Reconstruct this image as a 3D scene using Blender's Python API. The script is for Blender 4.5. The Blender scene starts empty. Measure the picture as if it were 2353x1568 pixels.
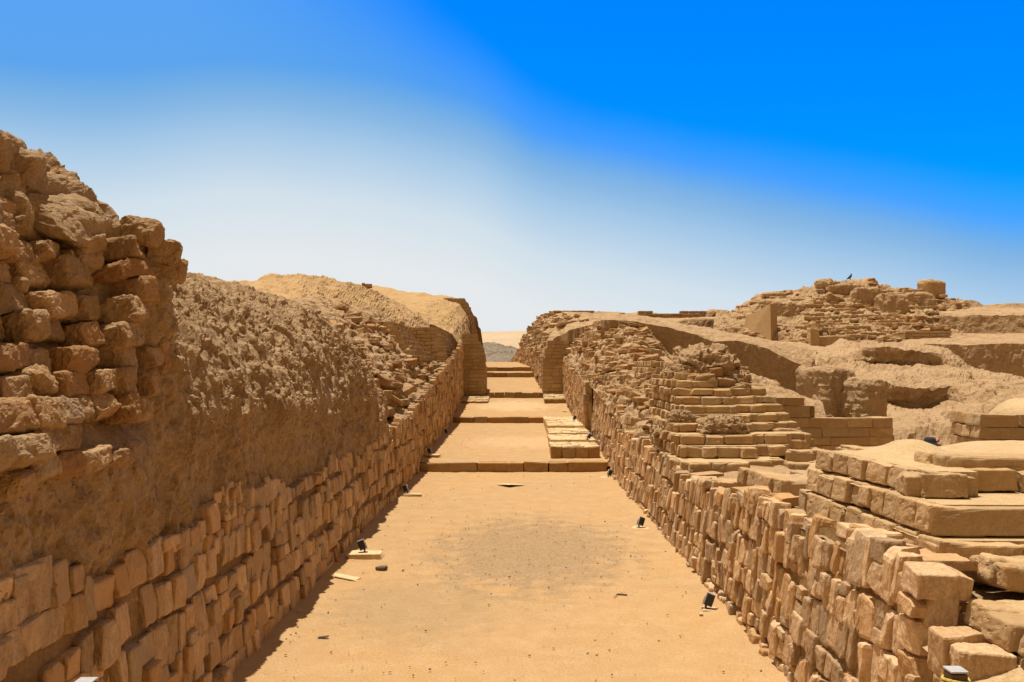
import bpy, math, random
import numpy as np
from mathutils import Vector, Matrix

# ------------------------------------------------------------------ camera, sky, sun
SC = bpy.context.scene
COL = SC.collection
F, HX, HY, EYE = 1961.0, 1187.0, 838.0, 3.2      # focal length (in measuring units of a 2353 wide picture), vanishing point, eye height

cam = bpy.data.cameras.new('camera')
cam.sensor_width = 36.0
cam.lens = 36.0 * F / 2353.0
cam.shift_x = -(HX - 1176.5) / 2353.0
cam.shift_y = (HY - 784.0) / 2353.0
cam.clip_end = 6000.0
camo = bpy.data.objects.new('camera', cam)
camo.location = (0, 0, EYE)
camo.rotation_euler = (math.radians(90), 0, 0)
COL.objects.link(camo)
SC.camera = camo

SUNV = Vector((-0.13, 0.12, 0.98)).normalized()
SUN_EL = math.asin(SUNV.z)
SUN_AZ = math.atan2(SUNV.x, SUNV.y)

SC.view_settings.view_transform = 'Standard'
SC.view_settings.look = 'None'
SC.view_settings.gamma = 1.0
SC.view_settings.exposure = 0.28
SC.view_settings.use_curve_mapping = False

w = bpy.data.worlds.new('World')
SC.world = w
w.use_nodes = True
nt = w.node_tree
nt.nodes.clear()
def N(t, kind, **kw):
    n = t.nodes.new(kind)
    for k, v in kw.items():
        setattr(n, k, v)
    return n
out = N(nt, 'ShaderNodeOutputWorld')
bg = N(nt, 'ShaderNodeBackground')
bg.inputs['Strength'].default_value = 0.1
sky = N(nt, 'ShaderNodeTexSky', sky_type='NISHITA')
sky.sun_disc = False
sky.sun_elevation = SUN_EL
sky.sun_rotation = SUN_AZ
sky.altitude = 100
sky.air_density = 1.0
sky.dust_density = 0.6
sky.ozone_density = 2.0
def wmath(op, a, b=None, c=None):
    n = N(nt, 'ShaderNodeMath', operation=op)
    for i, v in enumerate((a, b, c)):
        if v is None: continue
        if isinstance(v, (int, float)): n.inputs[i].default_value = v
        else: nt.links.new(v, n.inputs[i])
    return n.outputs[0]
tint = N(nt, 'ShaderNodeMix', data_type='RGBA', blend_type='MULTIPLY')
tint.inputs[0].default_value = 1.0
nt.links.new(sky.outputs[0], tint.inputs[6])
tint.inputs[7].default_value = (0.0, 0.71, 1.76, 1)
# thin veil of sea haze: its upper edge runs from high on the left to low on the right
tc = N(nt, 'ShaderNodeTexCoord')
sep = N(nt, 'ShaderNodeSeparateXYZ')
nt.links.new(tc.outputs['Generated'], sep.inputs[0])
az = wmath('ARCTAN2', sep.outputs[0], sep.outputs[1])
el = wmath('MULTIPLY', wmath('ARCSINE', sep.outputs[2]), 180 / math.pi)
azd = wmath('MULTIPLY', az, 180 / math.pi)
thr = N(nt, 'ShaderNodeFloatCurve')
pts = [(-180, 4), (-120, 20), (-85, 29), (-55, 24), (-31.2, 17.0), (-13.9, 18.8), (-5.4, 18.0), (1.8, 15.3), (9.1, 13.6), (17.4, 11.8), (25, 9.8), (30.7, 8.4), (60, 5), (180, 4)]
cu = thr.mapping.curves[0]
while len(cu.points) < len(pts):
    cu.points.new(0.5, 0.5)
for p, (a, e) in zip(cu.points, pts):
    p.location = ((a + 180) / 360.0, e / 30.0)
    p.handle_type = 'AUTO_CLAMPED'
thr.mapping.update()
nt.links.new(wmath('DIVIDE', wmath('ADD', azd, 180), 360), thr.inputs['Value'])
nz = N(nt, 'ShaderNodeTexNoise')
nz.inputs['Scale'].default_value = 3.0
nz.inputs['Detail'].default_value = 4.0
nt.links.new(tc.outputs['Generated'], nz.inputs['Vector'])
wob = wmath('MULTIPLY', wmath('SUBTRACT', nz.outputs[0], 0.5), 1.3)
tt = wmath('DIVIDE', wmath('ADD', wmath('SUBTRACT', wmath('MULTIPLY', thr.outputs[0], 30.0), el), wob), 13.0)
ramp = N(nt, 'ShaderNodeValToRGB')
rp = ramp.color_ramp
def s2l(c):
    return tuple(((v / 255) / 12.92 if v <= 10 else ((v / 255 + 0.055) / 1.055) ** 2.4) for v in c) + (1.0,)
def s10(c, k=10.0):
    r = s2l(c)
    return (r[0] * k, r[1] * k, r[2] * k, 1)
stops = [(0.0, (94, 165, 236)), (0.09, (114, 174, 230)), (0.20, (136, 184, 229)), (0.34, (166, 201, 232)), (0.62, (210, 225, 236)), (0.93, (230, 234, 236))]
while len(rp.elements) < len(stops):
    rp.elements.new(0.5)
for e, (p, c) in zip(rp.elements, stops):
    e.position = p
    e.color = s2l(c)
nt.links.new(tt, ramp.inputs[0])
vs = N(nt, 'ShaderNodeMix', data_type='RGBA', blend_type='MULTIPLY')
vs.inputs[0].default_value = 1.0
nt.links.new(ramp.outputs[0], vs.inputs[6])
vs.inputs[7].default_value = (8.2, 8.2, 8.2, 1)
mapr = N(nt, 'ShaderNodeMapRange', interpolation_type='SMOOTHSTEP')
soft = N(nt, 'ShaderNodeMapRange', interpolation_type='SMOOTHSTEP')      # the veil thins out more gently on the left
for i_, v_ in enumerate((6.0, -16.0, -0.22, -0.60)): soft.inputs[i_ + 1].default_value = v_
nt.links.new(azd, soft.inputs[0])
nt.links.new(soft.outputs[0], mapr.inputs['From Min'])
mapr.inputs['From Max'].default_value = 0.20
nt.links.new(tt, mapr.inputs['Value'])
# faint lilac-blue thinning at the far left above the veil
lil = N(nt, 'ShaderNodeMapRange', interpolation_type='SMOOTHSTEP')
for i_, v_ in enumerate((-4.0, -23.0, 0.0, 0.9)): lil.inputs[i_ + 1].default_value = v_
nt.links.new(azd, lil.inputs[0])
thin = N(nt, 'ShaderNodeMapRange', interpolation_type='SMOOTHSTEP')      # no veil overhead, where the sky is also darker
for i_, v_ in enumerate((30.0, 50.0, 1.0, 0.5)): thin.inputs[i_ + 1].default_value = v_
nt.links.new(el, thin.inputs[0])
lmix = N(nt, 'ShaderNodeMix', data_type='RGBA', blend_type='MIX')
nt.links.new(lil.outputs[0], lmix.inputs[0])
nt.links.new(tint.outputs[2], lmix.inputs[6])
lmix.inputs[7].default_value = (0.9, 3.1, 7.6, 1)
dim = N(nt, 'ShaderNodeMix', data_type='RGBA', blend_type='MULTIPLY')
dim.inputs[0].default_value = 1.0
nt.links.new(lmix.outputs[2], dim.inputs[6])
cmb = N(nt, 'ShaderNodeCombineColor')
for i_ in range(3): nt.links.new(thin.outputs[0], cmb.inputs[i_])
nt.links.new(cmb.outputs[0], dim.inputs[7])
mix = N(nt, 'ShaderNodeMix', data_type='RGBA', blend_type='MIX')
nt.links.new(mapr.outputs[0], mix.inputs[0])
nt.links.new(dim.outputs[2], mix.inputs[6])
nt.links.new(vs.outputs[2], mix.inputs[7])
# added warm fill light in the unseen sky overhead, to the sides and behind
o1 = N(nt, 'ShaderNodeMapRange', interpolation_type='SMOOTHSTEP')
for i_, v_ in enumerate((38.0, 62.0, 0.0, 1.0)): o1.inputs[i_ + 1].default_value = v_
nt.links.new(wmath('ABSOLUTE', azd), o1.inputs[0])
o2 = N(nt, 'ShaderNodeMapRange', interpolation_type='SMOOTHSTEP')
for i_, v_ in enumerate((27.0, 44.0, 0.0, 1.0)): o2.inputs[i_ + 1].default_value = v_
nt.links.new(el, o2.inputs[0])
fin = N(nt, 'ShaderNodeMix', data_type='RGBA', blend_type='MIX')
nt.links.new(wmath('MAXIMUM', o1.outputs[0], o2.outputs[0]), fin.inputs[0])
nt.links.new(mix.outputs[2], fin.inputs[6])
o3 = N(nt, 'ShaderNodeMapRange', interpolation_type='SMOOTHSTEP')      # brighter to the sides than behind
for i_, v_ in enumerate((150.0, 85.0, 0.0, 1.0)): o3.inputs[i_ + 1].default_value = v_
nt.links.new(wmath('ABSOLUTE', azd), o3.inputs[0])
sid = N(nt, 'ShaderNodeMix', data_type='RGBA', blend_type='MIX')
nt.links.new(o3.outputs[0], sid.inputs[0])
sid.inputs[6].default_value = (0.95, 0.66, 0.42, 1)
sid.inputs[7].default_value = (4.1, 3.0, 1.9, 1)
o4 = N(nt, 'ShaderNodeMapRange', interpolation_type='SMOOTHSTEP')      # added bright fill on the left, outside the view, for left-facing faces
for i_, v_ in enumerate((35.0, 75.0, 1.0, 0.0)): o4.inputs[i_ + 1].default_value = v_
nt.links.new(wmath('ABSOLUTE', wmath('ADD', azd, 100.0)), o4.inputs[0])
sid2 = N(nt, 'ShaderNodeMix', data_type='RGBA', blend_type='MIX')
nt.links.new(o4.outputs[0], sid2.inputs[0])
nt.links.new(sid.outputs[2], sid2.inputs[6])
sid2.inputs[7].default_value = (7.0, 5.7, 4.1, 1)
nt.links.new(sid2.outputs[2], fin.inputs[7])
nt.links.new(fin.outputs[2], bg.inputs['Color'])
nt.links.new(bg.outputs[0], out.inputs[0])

sl = bpy.data.lights.new('sun', 'SUN')
sl.energy = 4.7
sl.angle = math.radians(0.5)
sl.color = (1.0, 0.95, 0.86)
slo = bpy.data.objects.new('sun', sl)
slo.location = (-20, 10, 60)
slo.rotation_euler = SUNV.to_track_quat('Z', 'Y').to_euler()
COL.objects.link(slo)

# ------------------------------------------------------------------ numeric helpers
RNG = np.random.default_rng(11)
_pt = np.random.default_rng(5)
_PERM = _pt.permutation(4096)
_G = _pt.normal(size=(4096, 3)); _G /= np.linalg.norm(_G, axis=1)[:, None]

def perlin(p, seed=0):
    p = np.asarray(p, float)
    i = np.floor(p).astype(np.int64)
    f = p - i
    u = f * f * f * (f * (f * 6 - 15) + 10)
    def g(dx, dy, dz):
        h = _PERM[(i[:, 0] + dx + seed * 37) & 4095]
        h = _PERM[(h + i[:, 1] + dy) & 4095]
        h = _PERM[(h + i[:, 2] + dz) & 4095]
        gr = _G[h]
        return gr[:, 0] * (f[:, 0] - dx) + gr[:, 1] * (f[:, 1] - dy) + gr[:, 2] * (f[:, 2] - dz)
    def lerp(a, b, t): return a + (b - a) * t
    x0 = lerp(lerp(g(0, 0, 0), g(1, 0, 0), u[:, 0]), lerp(g(0, 1, 0), g(1, 1, 0), u[:, 0]), u[:, 1])
    x1 = lerp(lerp(g(0, 0, 1), g(1, 0, 1), u[:, 0]), lerp(g(0, 1, 1), g(1, 1, 1), u[:, 0]), u[:, 1])
    return lerp(x0, x1, u[:, 2]) * 1.5

def fbm(p, scale, octv=3, seed=0, gain=0.5, ridged=False):
    p = np.asarray(p, float) / scale
    a, s, tot = 1.0, np.zeros(len(p)), 0.0
    for o in range(octv):
        n = perlin(p, seed + o)
        if ridged: n = 1 - 2 * np.abs(n)
        s += a * n; tot += a
        a *= gain; p = p * 2.07 + 13.7
    return s / tot

def sstep(a, b, x):
    t = np.clip((x - a) / (b - a), 0, 1)
    return t * t * (3 - 2 * t)

def P(x, y, Y):
    return np.array([(x - HX) / F * Y, Y, EYE - (y - HY) / F * Y])

# ------------------------------------------------------------------ object helpers
def tag(o, label=None, cat=None, group=None, kind=None):
    if label: o['label'] = label
    if cat: o['category'] = cat
    if group: o['group'] = group
    if kind: o['kind'] = kind
    return o

def empty(name, label, cat, loc=(0, 0, 0), rotz=0, group=None):
    o = bpy.data.objects.new(name, None)
    o.empty_display_size = 0.2
    o.location = loc
    o.rotation_euler = (0, 0, rotz)
    COL.objects.link(o)
    return tag(o, label, cat, group)

LOCAL = False      # True while a thing is modelled in its own coordinates
def wmat(o):
    m = o.matrix_basis.copy()
    return (wmat(o.parent) @ o.matrix_parent_inverse @ m) if o.parent else m

def raw_mesh(name, V, loops, counts, mat, parent=None, tint=None, smooth=False):
    me = bpy.data.meshes.new(name)
    V = np.asarray(V, np.float32)
    me.vertices.add(len(V)); me.vertices.foreach_set('co', V.ravel())
    me.loops.add(len(loops)); me.loops.foreach_set('vertex_index', np.asarray(loops, np.int32))
    counts = np.asarray(counts, np.int32)
    starts = np.concatenate(([0], np.cumsum(counts)[:-1])).astype(np.int32)
    me.polygons.add(len(counts)); me.polygons.foreach_set('loop_start', starts)
    me.polygons.foreach_set('loop_total', counts)
    me.polygons.foreach_set('use_smooth', np.full(len(counts), smooth, bool))
    if tint is not None:
        at = me.attributes.new('tint', 'FLOAT_COLOR', 'FACE')
        t = np.ones((len(counts), 4), np.float32); t[:, :3] = tint
        at.data.foreach_set('color', t.ravel())
    me.update(calc_edges=True)
    me.validate()
    if mat: me.materials.append(mat)
    o = bpy.data.objects.new(name, me)
    COL.objects.link(o)
    if parent is not None:
        o.parent = parent
        if not LOCAL: o.matrix_parent_inverse = wmat(parent).inverted()
    return o

class MB:
    def __init__(s):
        s.V, s.L, s.C, s.T, s.n = [], [], [], [], 0
    def add(s, V, faces, t=(0.5, 0.5, 0.5)):
        s.V.append(np.asarray(V, float))
        if isinstance(faces, np.ndarray):
            s.L.append((faces + s.n).ravel()); s.C.append(np.full(len(faces), faces.shape[1]))
            k = len(faces)
        else:
            s.L.append(np.array([i + s.n for f in faces for i in f])); s.C.append(np.array([len(f) for f in faces]))
            k = len(faces)
        s.T.append(np.tile(np.asarray(t, float), (k, 1)))
        s.n += len(V)
    def grid(s, G, t=(0.5, 0.5, 0.5), flip=False):
        m, n = G.shape[:2]
        idx = np.arange(m * n).reshape(m, n)
        f = np.stack([idx[:-1, :-1], idx[:-1, 1:], idx[1:, 1:], idx[1:, :-1]], -1).reshape(-1, 4)
        if flip: f = f[:, ::-1]
        s.add(G.reshape(-1, 3), np.ascontiguousarray(f), t)
    def build(s, name, mat, parent=None, smooth=False):
        return raw_mesh(name, np.concatenate(s.V), np.concatenate(s.L), np.concatenate(s.C), mat, parent, np.concatenate(s.T), smooth)

_RB = {}
def rb_top(n):
    if n in _RB: return _RB[n]
    key, V, Fc = {}, [], []
    def vid(p):
        k = tuple(np.round(p, 5))
        if k not in key:
            key[k] = len(V); V.append(p)
        return key[k]
    ls = np.linspace(-1, 1, n + 1)
    for ax in range(3):
        for sg in (-1, 1):
            a, b = (ax + 1) % 3, (ax + 2) % 3
            if sg < 0: a, b = b, a
            for i in range(n):
                for j in range(n):
                    q = []
                    for (ii, jj) in ((i, j), (i + 1, j), (i + 1, j + 1), (i, j + 1)):
                        p = np.zeros(3); p[ax] = sg; p[a] = ls[ii]; p[b] = ls[jj]
                        q.append(vid(p))
                    Fc.append(q)
    _RB[n] = (np.array(V), np.array(Fc))
    return _RB[n]

def rotm(rx=0, ry=0, rz=0):
    return np.array(Matrix.Rotation(rz, 3, 'Z') @ Matrix.Rotation(ry, 3, 'Y') @ Matrix.Rotation(rx, 3, 'X'))

def rbox(mb, c, size, R=None, n=4, r=0.03, amp=0.01, sc=0.15, t=None, seed=0, warp=0.0, octv=2, fn=None, chips=0):
    """a worn block: rounded box with noise pushed along its normals"""
    U, Fc = rb_top(n)
    h = np.asarray(size, float) / 2
    r = min(r, h.min() * 0.95)
    # move the outer sample rows so that rounding gets enough vertices
    u = np.sign(U) * np.abs(U) ** (0.75 if n >= 4 else 1.0)
    p = u * h
    inner = h - r
    q = np.clip(p, -inner, inner)
    d = p - q
    L = np.linalg.norm(d, axis=1); L[L == 0] = 1
    nr = d / L[:, None]
    p = q + nr * r
    if warp:
        k = RNG.normal(size=(2, 2, 2, 3)) * warp * h
        w_ = [(1 - u) / 2, (1 + u) / 2]
        off = np.zeros_like(p)
        for a in (0, 1):
            for b in (0, 1):
                for cc in (0, 1):
                    off += (w_[a][:, 0] * w_[b][:, 1] * w_[cc][:, 2])[:, None] * k[a, b, cc]
        p = p + off
    for _ in range(chips):
        k = RNG.normal(size=3)
        if RNG.random() < 0.6: k[RNG.integers(0, 3)] = 0
        k = k / h; k /= np.linalg.norm(k)
        pr_ = p @ k; d0 = pr_.max() * (1 - RNG.uniform(0.05, 0.30))
        p = p - np.maximum(0, pr_ - d0)[:, None] * k
    if amp:
        base = p + np.asarray(c) * 3.1 + RNG.random(3) * 50
        p = p + nr * (amp * fbm(base, sc, octv, seed))[:, None]
    if R is not None: p = p @ np.asarray(R).T; nr = nr @ np.asarray(R).T
    p = p + np.asarray(c)
    if fn is not None: p = p + nr * fn(p)[:, None]
    mb.add(p, Fc, RNG.random(3) if t is None else t)

# ------------------------------------------------------------------ materials
def mat(name, cols, s1=1.2, s2=9.0, fine=60.0, bump=0.35, tintamt=0.0, rough=0.95, warm=None, spots=None, streak=None, fdist=0.012):
    m = bpy.data.materials.new(name); m.use_nodes = True
    t = m.node_tree; t.nodes.clear()
    o = N(t, 'ShaderNodeOutputMaterial'); b = N(t, 'ShaderNodeBsdfPrincipled')
    t.links.new(b.outputs[0], o.inputs[0])
    b.inputs['Roughness'].default_value = rough
    b.inputs['Specular IOR Level'].default_value = 0.12
    geo = N(t, 'ShaderNodeNewGeometry')
    pos = geo.outputs['Position']
    def noise(sc, det=5, ro=0.6, vec=pos):
        n = N(t, 'ShaderNodeTexNoise'); n.inputs['Scale'].default_value = sc
        n.inputs['Detail'].default_value = det; n.inputs['Roughness'].default_value = ro
        t.links.new(vec, n.inputs['Vector']); return n.outputs[0]
    def mixc(fac, a, bb, bt='MIX'):
        n = N(t, 'ShaderNodeMix', data_type='RGBA', blend_type=bt)
        for i, v in ((0, fac), (6, a), (7, bb)):
            if isinstance(v, (int, float)): n.inputs[i].default_value = v
            elif isinstance(v, tuple): n.inputs[i].default_value = v if len(v) == 4 else v + (1,)
            else: t.links.new(v, n.inputs[i])
        return n.outputs[2]
    def mr(v, a, bb, c=0.0, d=1.0):
        n = N(t, 'ShaderNodeMapRange'); t.links.new(v, n.inputs[0])
        for i, x in enumerate((a, bb, c, d)): n.inputs[i + 1].default_value = x
        return n.outputs[0]
    n1 = noise(s1, 4); n2 = noise(s2, 6, 0.65)
    c = mixc(mr(n1, 0.35, 0.65), cols[0], cols[1])
    c = mixc(mr(n2, 0.42, 0.72), c, cols[2])
    n3 = noise(fine, 3, 0.7)
    c = mixc(1.0, c, mixc(mr(n3, 0.3, 0.7), (0.80, 0.80, 0.80), (1.16, 1.16, 1.16)), 'MULTIPLY')
    if streak:
        mp0 = N(t, 'ShaderNodeMapping'); t.links.new(pos, mp0.inputs[0]); mp0.inputs['Scale'].default_value = streak
        ns = noise(s2 * 2.2, 6, 0.75, mp0.outputs[0])
        c = mixc(1.0, c, mixc(mr(ns, 0.34, 0.62), (0.78, 0.75, 0.72), (1.08, 1.08, 1.08)), 'MULTIPLY')
    if spots:
        for (ctr, rad, colr, amt) in spots:       # stain with a place of its own
            v = N(t, 'ShaderNodeVectorMath', operation='SUBTRACT'); t.links.new(pos, v.inputs[0]); v.inputs[1].default_value = ctr
            dv = N(t, 'ShaderNodeVectorMath', operation='DIVIDE'); t.links.new(v.outputs[0], dv.inputs[0]); dv.inputs[1].default_value = rad
            ln = N(t, 'ShaderNodeVectorMath', operation='LENGTH'); t.links.new(dv.outputs[0], ln.inputs[0])
            nn = noise(2.6, 5, 0.7)
            ad = N(t, 'ShaderNodeMath', operation='ADD'); t.links.new(ln.outputs['Value'], ad.inputs[0]); t.links.new(mr(nn, 0.3, 0.7, -0.45, 0.45), ad.inputs[1])
            f = mr(ad.outputs[0], 0.65, 1.15, 1, 0)
            gr = mr(noise(14, 5, 0.8), 0.30, 0.58)
            mm = N(t, 'ShaderNodeMath', operation='MULTIPLY'); t.links.new(f, mm.inputs[0]); t.links.new(gr, mm.inputs[1])
            m2 = N(t, 'ShaderNodeMath', operation='MULTIPLY'); t.links.new(mm.outputs[0], m2.inputs[0]); m2.inputs[1].default_value = amt
            c = mixc(m2.outputs[0], c, colr)
    if tintamt:
        a = N(t, 'ShaderNodeAttribute', attribute_name='tint')
        sp = N(t, 'ShaderNodeSeparateColor'); t.links.new(a.outputs['Color'], sp.inputs[0])
        v = mr(sp.outputs[0], 0, 1, 1 - tintamt, 1 + tintamt)
        cb = N(t, 'ShaderNodeCombineColor')
        for i in range(3): t.links.new(v, cb.inputs[i])
        c = mixc(1.0, c, cb.outputs[0], 'MULTIPLY')
        if warm:
            c = mixc(mr(sp.outputs[1], 0.55, 1.0, 0.0, 0.85), c, warm)
            c = mixc(mr(sp.outputs[2], 0.75, 1.0, 0.0, 0.5), c, (0.38, 0.29, 0.19))
    t.links.new(c, b.inputs['Base Color'])
    # relief
    vec = pos
    if streak:
        mp = N(t, 'ShaderNodeMapping'); t.links.new(pos, mp.inputs[0]); mp.inputs['Scale'].default_value = streak; vec = mp.outputs[0]
    h1 = noise(s2 * 1.6, 7, 0.72, vec); h2 = noise(fine * 0.8, 4, 0.7)
    ad = N(t, 'ShaderNodeMath', operation='MULTIPLY_ADD'); t.links.new(h2, ad.inputs[0]); ad.inputs[1].default_value = 0.3; t.links.new(h1, ad.inputs[2])
    bp = N(t, 'ShaderNodeBump'); bp.inputs['Strength'].default_value = bump; bp.inputs['Distance'].default_value = fdist * 5
    t.links.new(ad.outputs[0], bp.inputs['Height']); t.links.new(bp.outputs[0], b.inputs['Normal'])
    return m

def plain(name, col, rough=0.6, metal=0.0):
    m = bpy.data.materials.new(name); m.use_nodes = True
    t = m.node_tree; b = t.nodes['Principled BSDF']
    n = N(t, 'ShaderNodeTexNoise'); n.inputs['Scale'].default_value = 25; n.inputs['Detail'].default_value = 4
    g = N(t, 'ShaderNodeNewGeometry'); t.links.new(g.outputs['Position'], n.inputs['Vector'])
    x = N(t, 'ShaderNodeMix', data_type='RGBA'); t.links.new(n.outputs[0], x.inputs[0])
    x.inputs[6].default_value = tuple(v * 0.75 for v in col) + (1,); x.inputs[7].default_value = tuple(min(1, v * 1.25) for v in col) + (1,)
    t.links.new(x.outputs[2], b.inputs['Base Color'])
    b.inputs['Roughness'].default_value = rough; b.inputs['Metallic'].default_value = metal
    return m

M = {}
M['sand'] = mat('street_sand', [(0.425, 0.252, 0.107), (0.39, 0.244, 0.114), (0.45, 0.29, 0.14)], 0.35, 2.5, 45, 0.30, fdist=0.004,
                spots=[((0.25, 14.8, 0), (1.75, 3.1, 3), (0.19, 0.14, 0.085), 0.66), ((-1.3, 11.3, 0), (1.3, 1.5, 3), (0.26, 0.185, 0.10), 0.5), ((0.1, 31, 0.4), (2.0, 2.0, 3), (0.55, 0.38, 0.20), 0.5), ((-0.2, 43, 1.0), (2.0, 2.2, 3), (0.58, 0.42, 0.24), 0.6)])
M['mud'] = mat('mud_plaster', [(0.42, 0.268, 0.138), (0.335, 0.207, 0.1), (0.48, 0.335, 0.2)], 0.7, 7, 40, 0.85, fdist=0.012)
M['mudblock'] = mat('mud_block', [(0.39, 0.24, 0.115), (0.32, 0.19, 0.088), (0.45, 0.295, 0.155)], 0.9, 6, 40, 0.65, tintamt=0.18, warm=(0.34, 0.165, 0.06), fdist=0.012)
M['stone'] = mat('sandstone_slab', [(0.52, 0.34, 0.185), (0.45, 0.29, 0.155), (0.56, 0.39, 0.23)], 1.0, 8, 50, 0.45, tintamt=0.30, warm=(0.46, 0.25, 0.095), streak=(1, 1, 0.4), fdist=0.007)
M['mortar'] = mat('mud_mortar', [(0.29, 0.172, 0.07), (0.235, 0.136, 0.055), (0.33, 0.2, 0.088)], 1.2, 9, 40, 0.6)
M['brick'] = mat('adobe_brick', [(0.44, 0.285, 0.142), (0.39, 0.248, 0.12), (0.485, 0.33, 0.178)], 1.0, 7, 50, 0.35, tintamt=0.12, warm=(0.385, 0.23, 0.10), fdist=0.006)
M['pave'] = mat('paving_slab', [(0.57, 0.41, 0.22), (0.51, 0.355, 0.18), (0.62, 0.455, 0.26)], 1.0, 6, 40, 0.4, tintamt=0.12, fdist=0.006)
M['dust'] = mat('sandy_dust', [(0.50, 0.345, 0.178), (0.445, 0.295, 0.145), (0.54, 0.385, 0.21)], 1.4, 9, 50, 0.6, fdist=0.008)
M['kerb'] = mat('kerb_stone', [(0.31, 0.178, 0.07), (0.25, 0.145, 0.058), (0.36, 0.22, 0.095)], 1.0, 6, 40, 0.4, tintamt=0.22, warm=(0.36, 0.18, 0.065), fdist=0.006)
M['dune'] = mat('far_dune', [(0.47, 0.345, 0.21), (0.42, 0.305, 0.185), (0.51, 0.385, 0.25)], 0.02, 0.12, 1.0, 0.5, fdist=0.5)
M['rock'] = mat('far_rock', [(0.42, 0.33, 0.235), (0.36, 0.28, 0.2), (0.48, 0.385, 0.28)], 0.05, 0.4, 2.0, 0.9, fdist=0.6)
M['hill'] = mat('hill_sand', [(0.425, 0.265, 0.118), (0.38, 0.235, 0.105), (0.46, 0.305, 0.15)], 0.25, 1.8, 14, 0.4, fdist=0.03)
M['black'] = plain('lamp_housing', (0.035, 0.032, 0.036), 0.45)
M['pale'] = plain('lamp_sunlit_edge', (0.55, 0.53, 0.52), 0.4)  # pale grey paints sunlight onto the sides of the dark metal housing
M['glass'] = plain('lamp_glass', (0.25, 0.27, 0.30), 0.1)
M['wood'] = plain('stained_wood', (0.085, 0.032, 0.016), 0.5)
M['cap'] = plain('post_cap', (0.40, 0.385, 0.37), 0.5)
M['rope'] = plain('rope', (0.50, 0.36, 0.07), 0.8)
M['feather'] = plain('feathers', (0.02, 0.022, 0.028), 0.6)
M['darkstone'] = plain('dark_pebble', (0.11, 0.075, 0.05), 0.9)
M['cloth'] = plain('dark_cloth', (0.012, 0.011, 0.016), 0.9)
M['skin'] = plain('skin', (0.42, 0.23, 0.15), 0.6)
M['pink'] = plain('pink_cloth', (0.62, 0.22, 0.22), 0.9)

# ------------------------------------------------------------------ masonry and terrain builders
def poly_len(path):
    p = np.asarray(path, float)
    d = np.linalg.norm(np.diff(p, axis=0), axis=1)
    return p, np.concatenate(([0], np.cumsum(d)))

class Path:
    """plan polyline; outward side is on the right of its direction"""
    def __init__(s, pts):
        s.p, s.s = poly_len(pts)
        s.len = s.s[-1]
    def at(s, d):
        d = min(max(d, 0), s.len - 1e-6)
        i = int(np.searchsorted(s.s, d, side='right') - 1); i = min(i, len(s.p) - 2)
        t = (s.p[i + 1] - s.p[i]) / (s.s[i + 1] - s.s[i])
        q = s.p[i] + t * (d - s.s[i])
        return q, t, np.array([t[1], -t[0]]), i

def fsample(tab, v):
    a = np.asarray(tab, float)
    return np.interp(v, a[:, 0], a[:, 1])

def slab_stone(mb, o, T, Nn, w_, h, dep, lean, rough=1.0, back=0.14):
    """one upright facing stone: irregular outline, chipped corners, bevelled front"""
    hw, hh = w_ / 2, h / 2
    pts = []
    for (a, b) in ((-1, -1), (1, -1), (1, 1), (-1, 1)):
        ja, jb = RNG.normal(0, 0.09, 2) * rough
        x, y = a * hw * (1 + ja * 0.7), b * hh * (1 + jb * 0.6)
        if RNG.random() < 0.38 * rough:
            cu, cv = RNG.uniform(0.12, 0.5) * hw, RNG.uniform(0.06, 0.35) * hh
            q1, q2 = (x - a * cu, y), (x, y - b * cv)
            pts += [q1, q2] if a * b > 0 else [q2, q1]
        else:
            pts.append((x, y))
    # order for corners: (-,-),(+,-),(+,+),(-,+) counter-clockwise
    pts = np.array(pts)
    ang = np.arctan2(pts[:, 1] / hh, pts[:, 0] / hw)
    pts = pts[np.argsort(ang)]
    cl, sl_ = math.cos(lean), math.sin(lean)
    pts = pts @ np.array([[cl, sl_], [-sl_, cl]])
    k = len(pts)
    tu, tv = RNG.normal(0, 0.16) * rough, RNG.normal(0, 0.07) * rough - (0.12 if Nn[0] < -0.7 else 0.03)
    bev = min(0.012 + 0.012 * RNG.random(), w_ * 0.16)
    T3 = np.array([T[0], T[1], 0]); N3 = np.array([Nn[0], Nn[1], 0]); Z3 = np.array([0, 0, 1.0])
    def lift(q, d): return o + q[:, :1] * T3 + q[:, 1:2] * Z3 + np.asarray(d).reshape(-1, 1) * N3
    d1 = dep + tu * pts[:, 0] + tv * pts[:, 1] + RNG.normal(0, 0.006, k)
    ins = pts * np.array([1 - bev / hw, 1 - bev / hh])
    ringb = lift(pts, np.full(k, -back)); ring1 = lift(pts * (1 + RNG.normal(0, 0.02, (k, 1))), d1 - bev)
    ringf = lift(ins, d1)
    ctr = lift(np.zeros((1, 2)) + RNG.normal(0, 0.15, (1, 2)) * np.array([[hw, hh]]), [dep + RNG.normal(0, 0.008)])
    V = np.concatenate([ringb, ring1, ringf, ctr])
    fs = []
    for i in range(k):
        j = (i + 1) % k
        fs.append((i, j, k + j, k + i)); fs.append((k + i, k + j, 2 * k + j, 2 * k + i)); fs.append((2 * k + i, 2 * k + j, 3 * k))
    mb.add(V, fs, RNG.random(3))

def stonerel(p):
    q = p * np.array([1.3, 1.3, 0.55])
    return 0.010 * fbm(q, 0.06, 3, 71, ridged=True) + 0.008 * fbm(p, 0.12, 2, 73)

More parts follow.
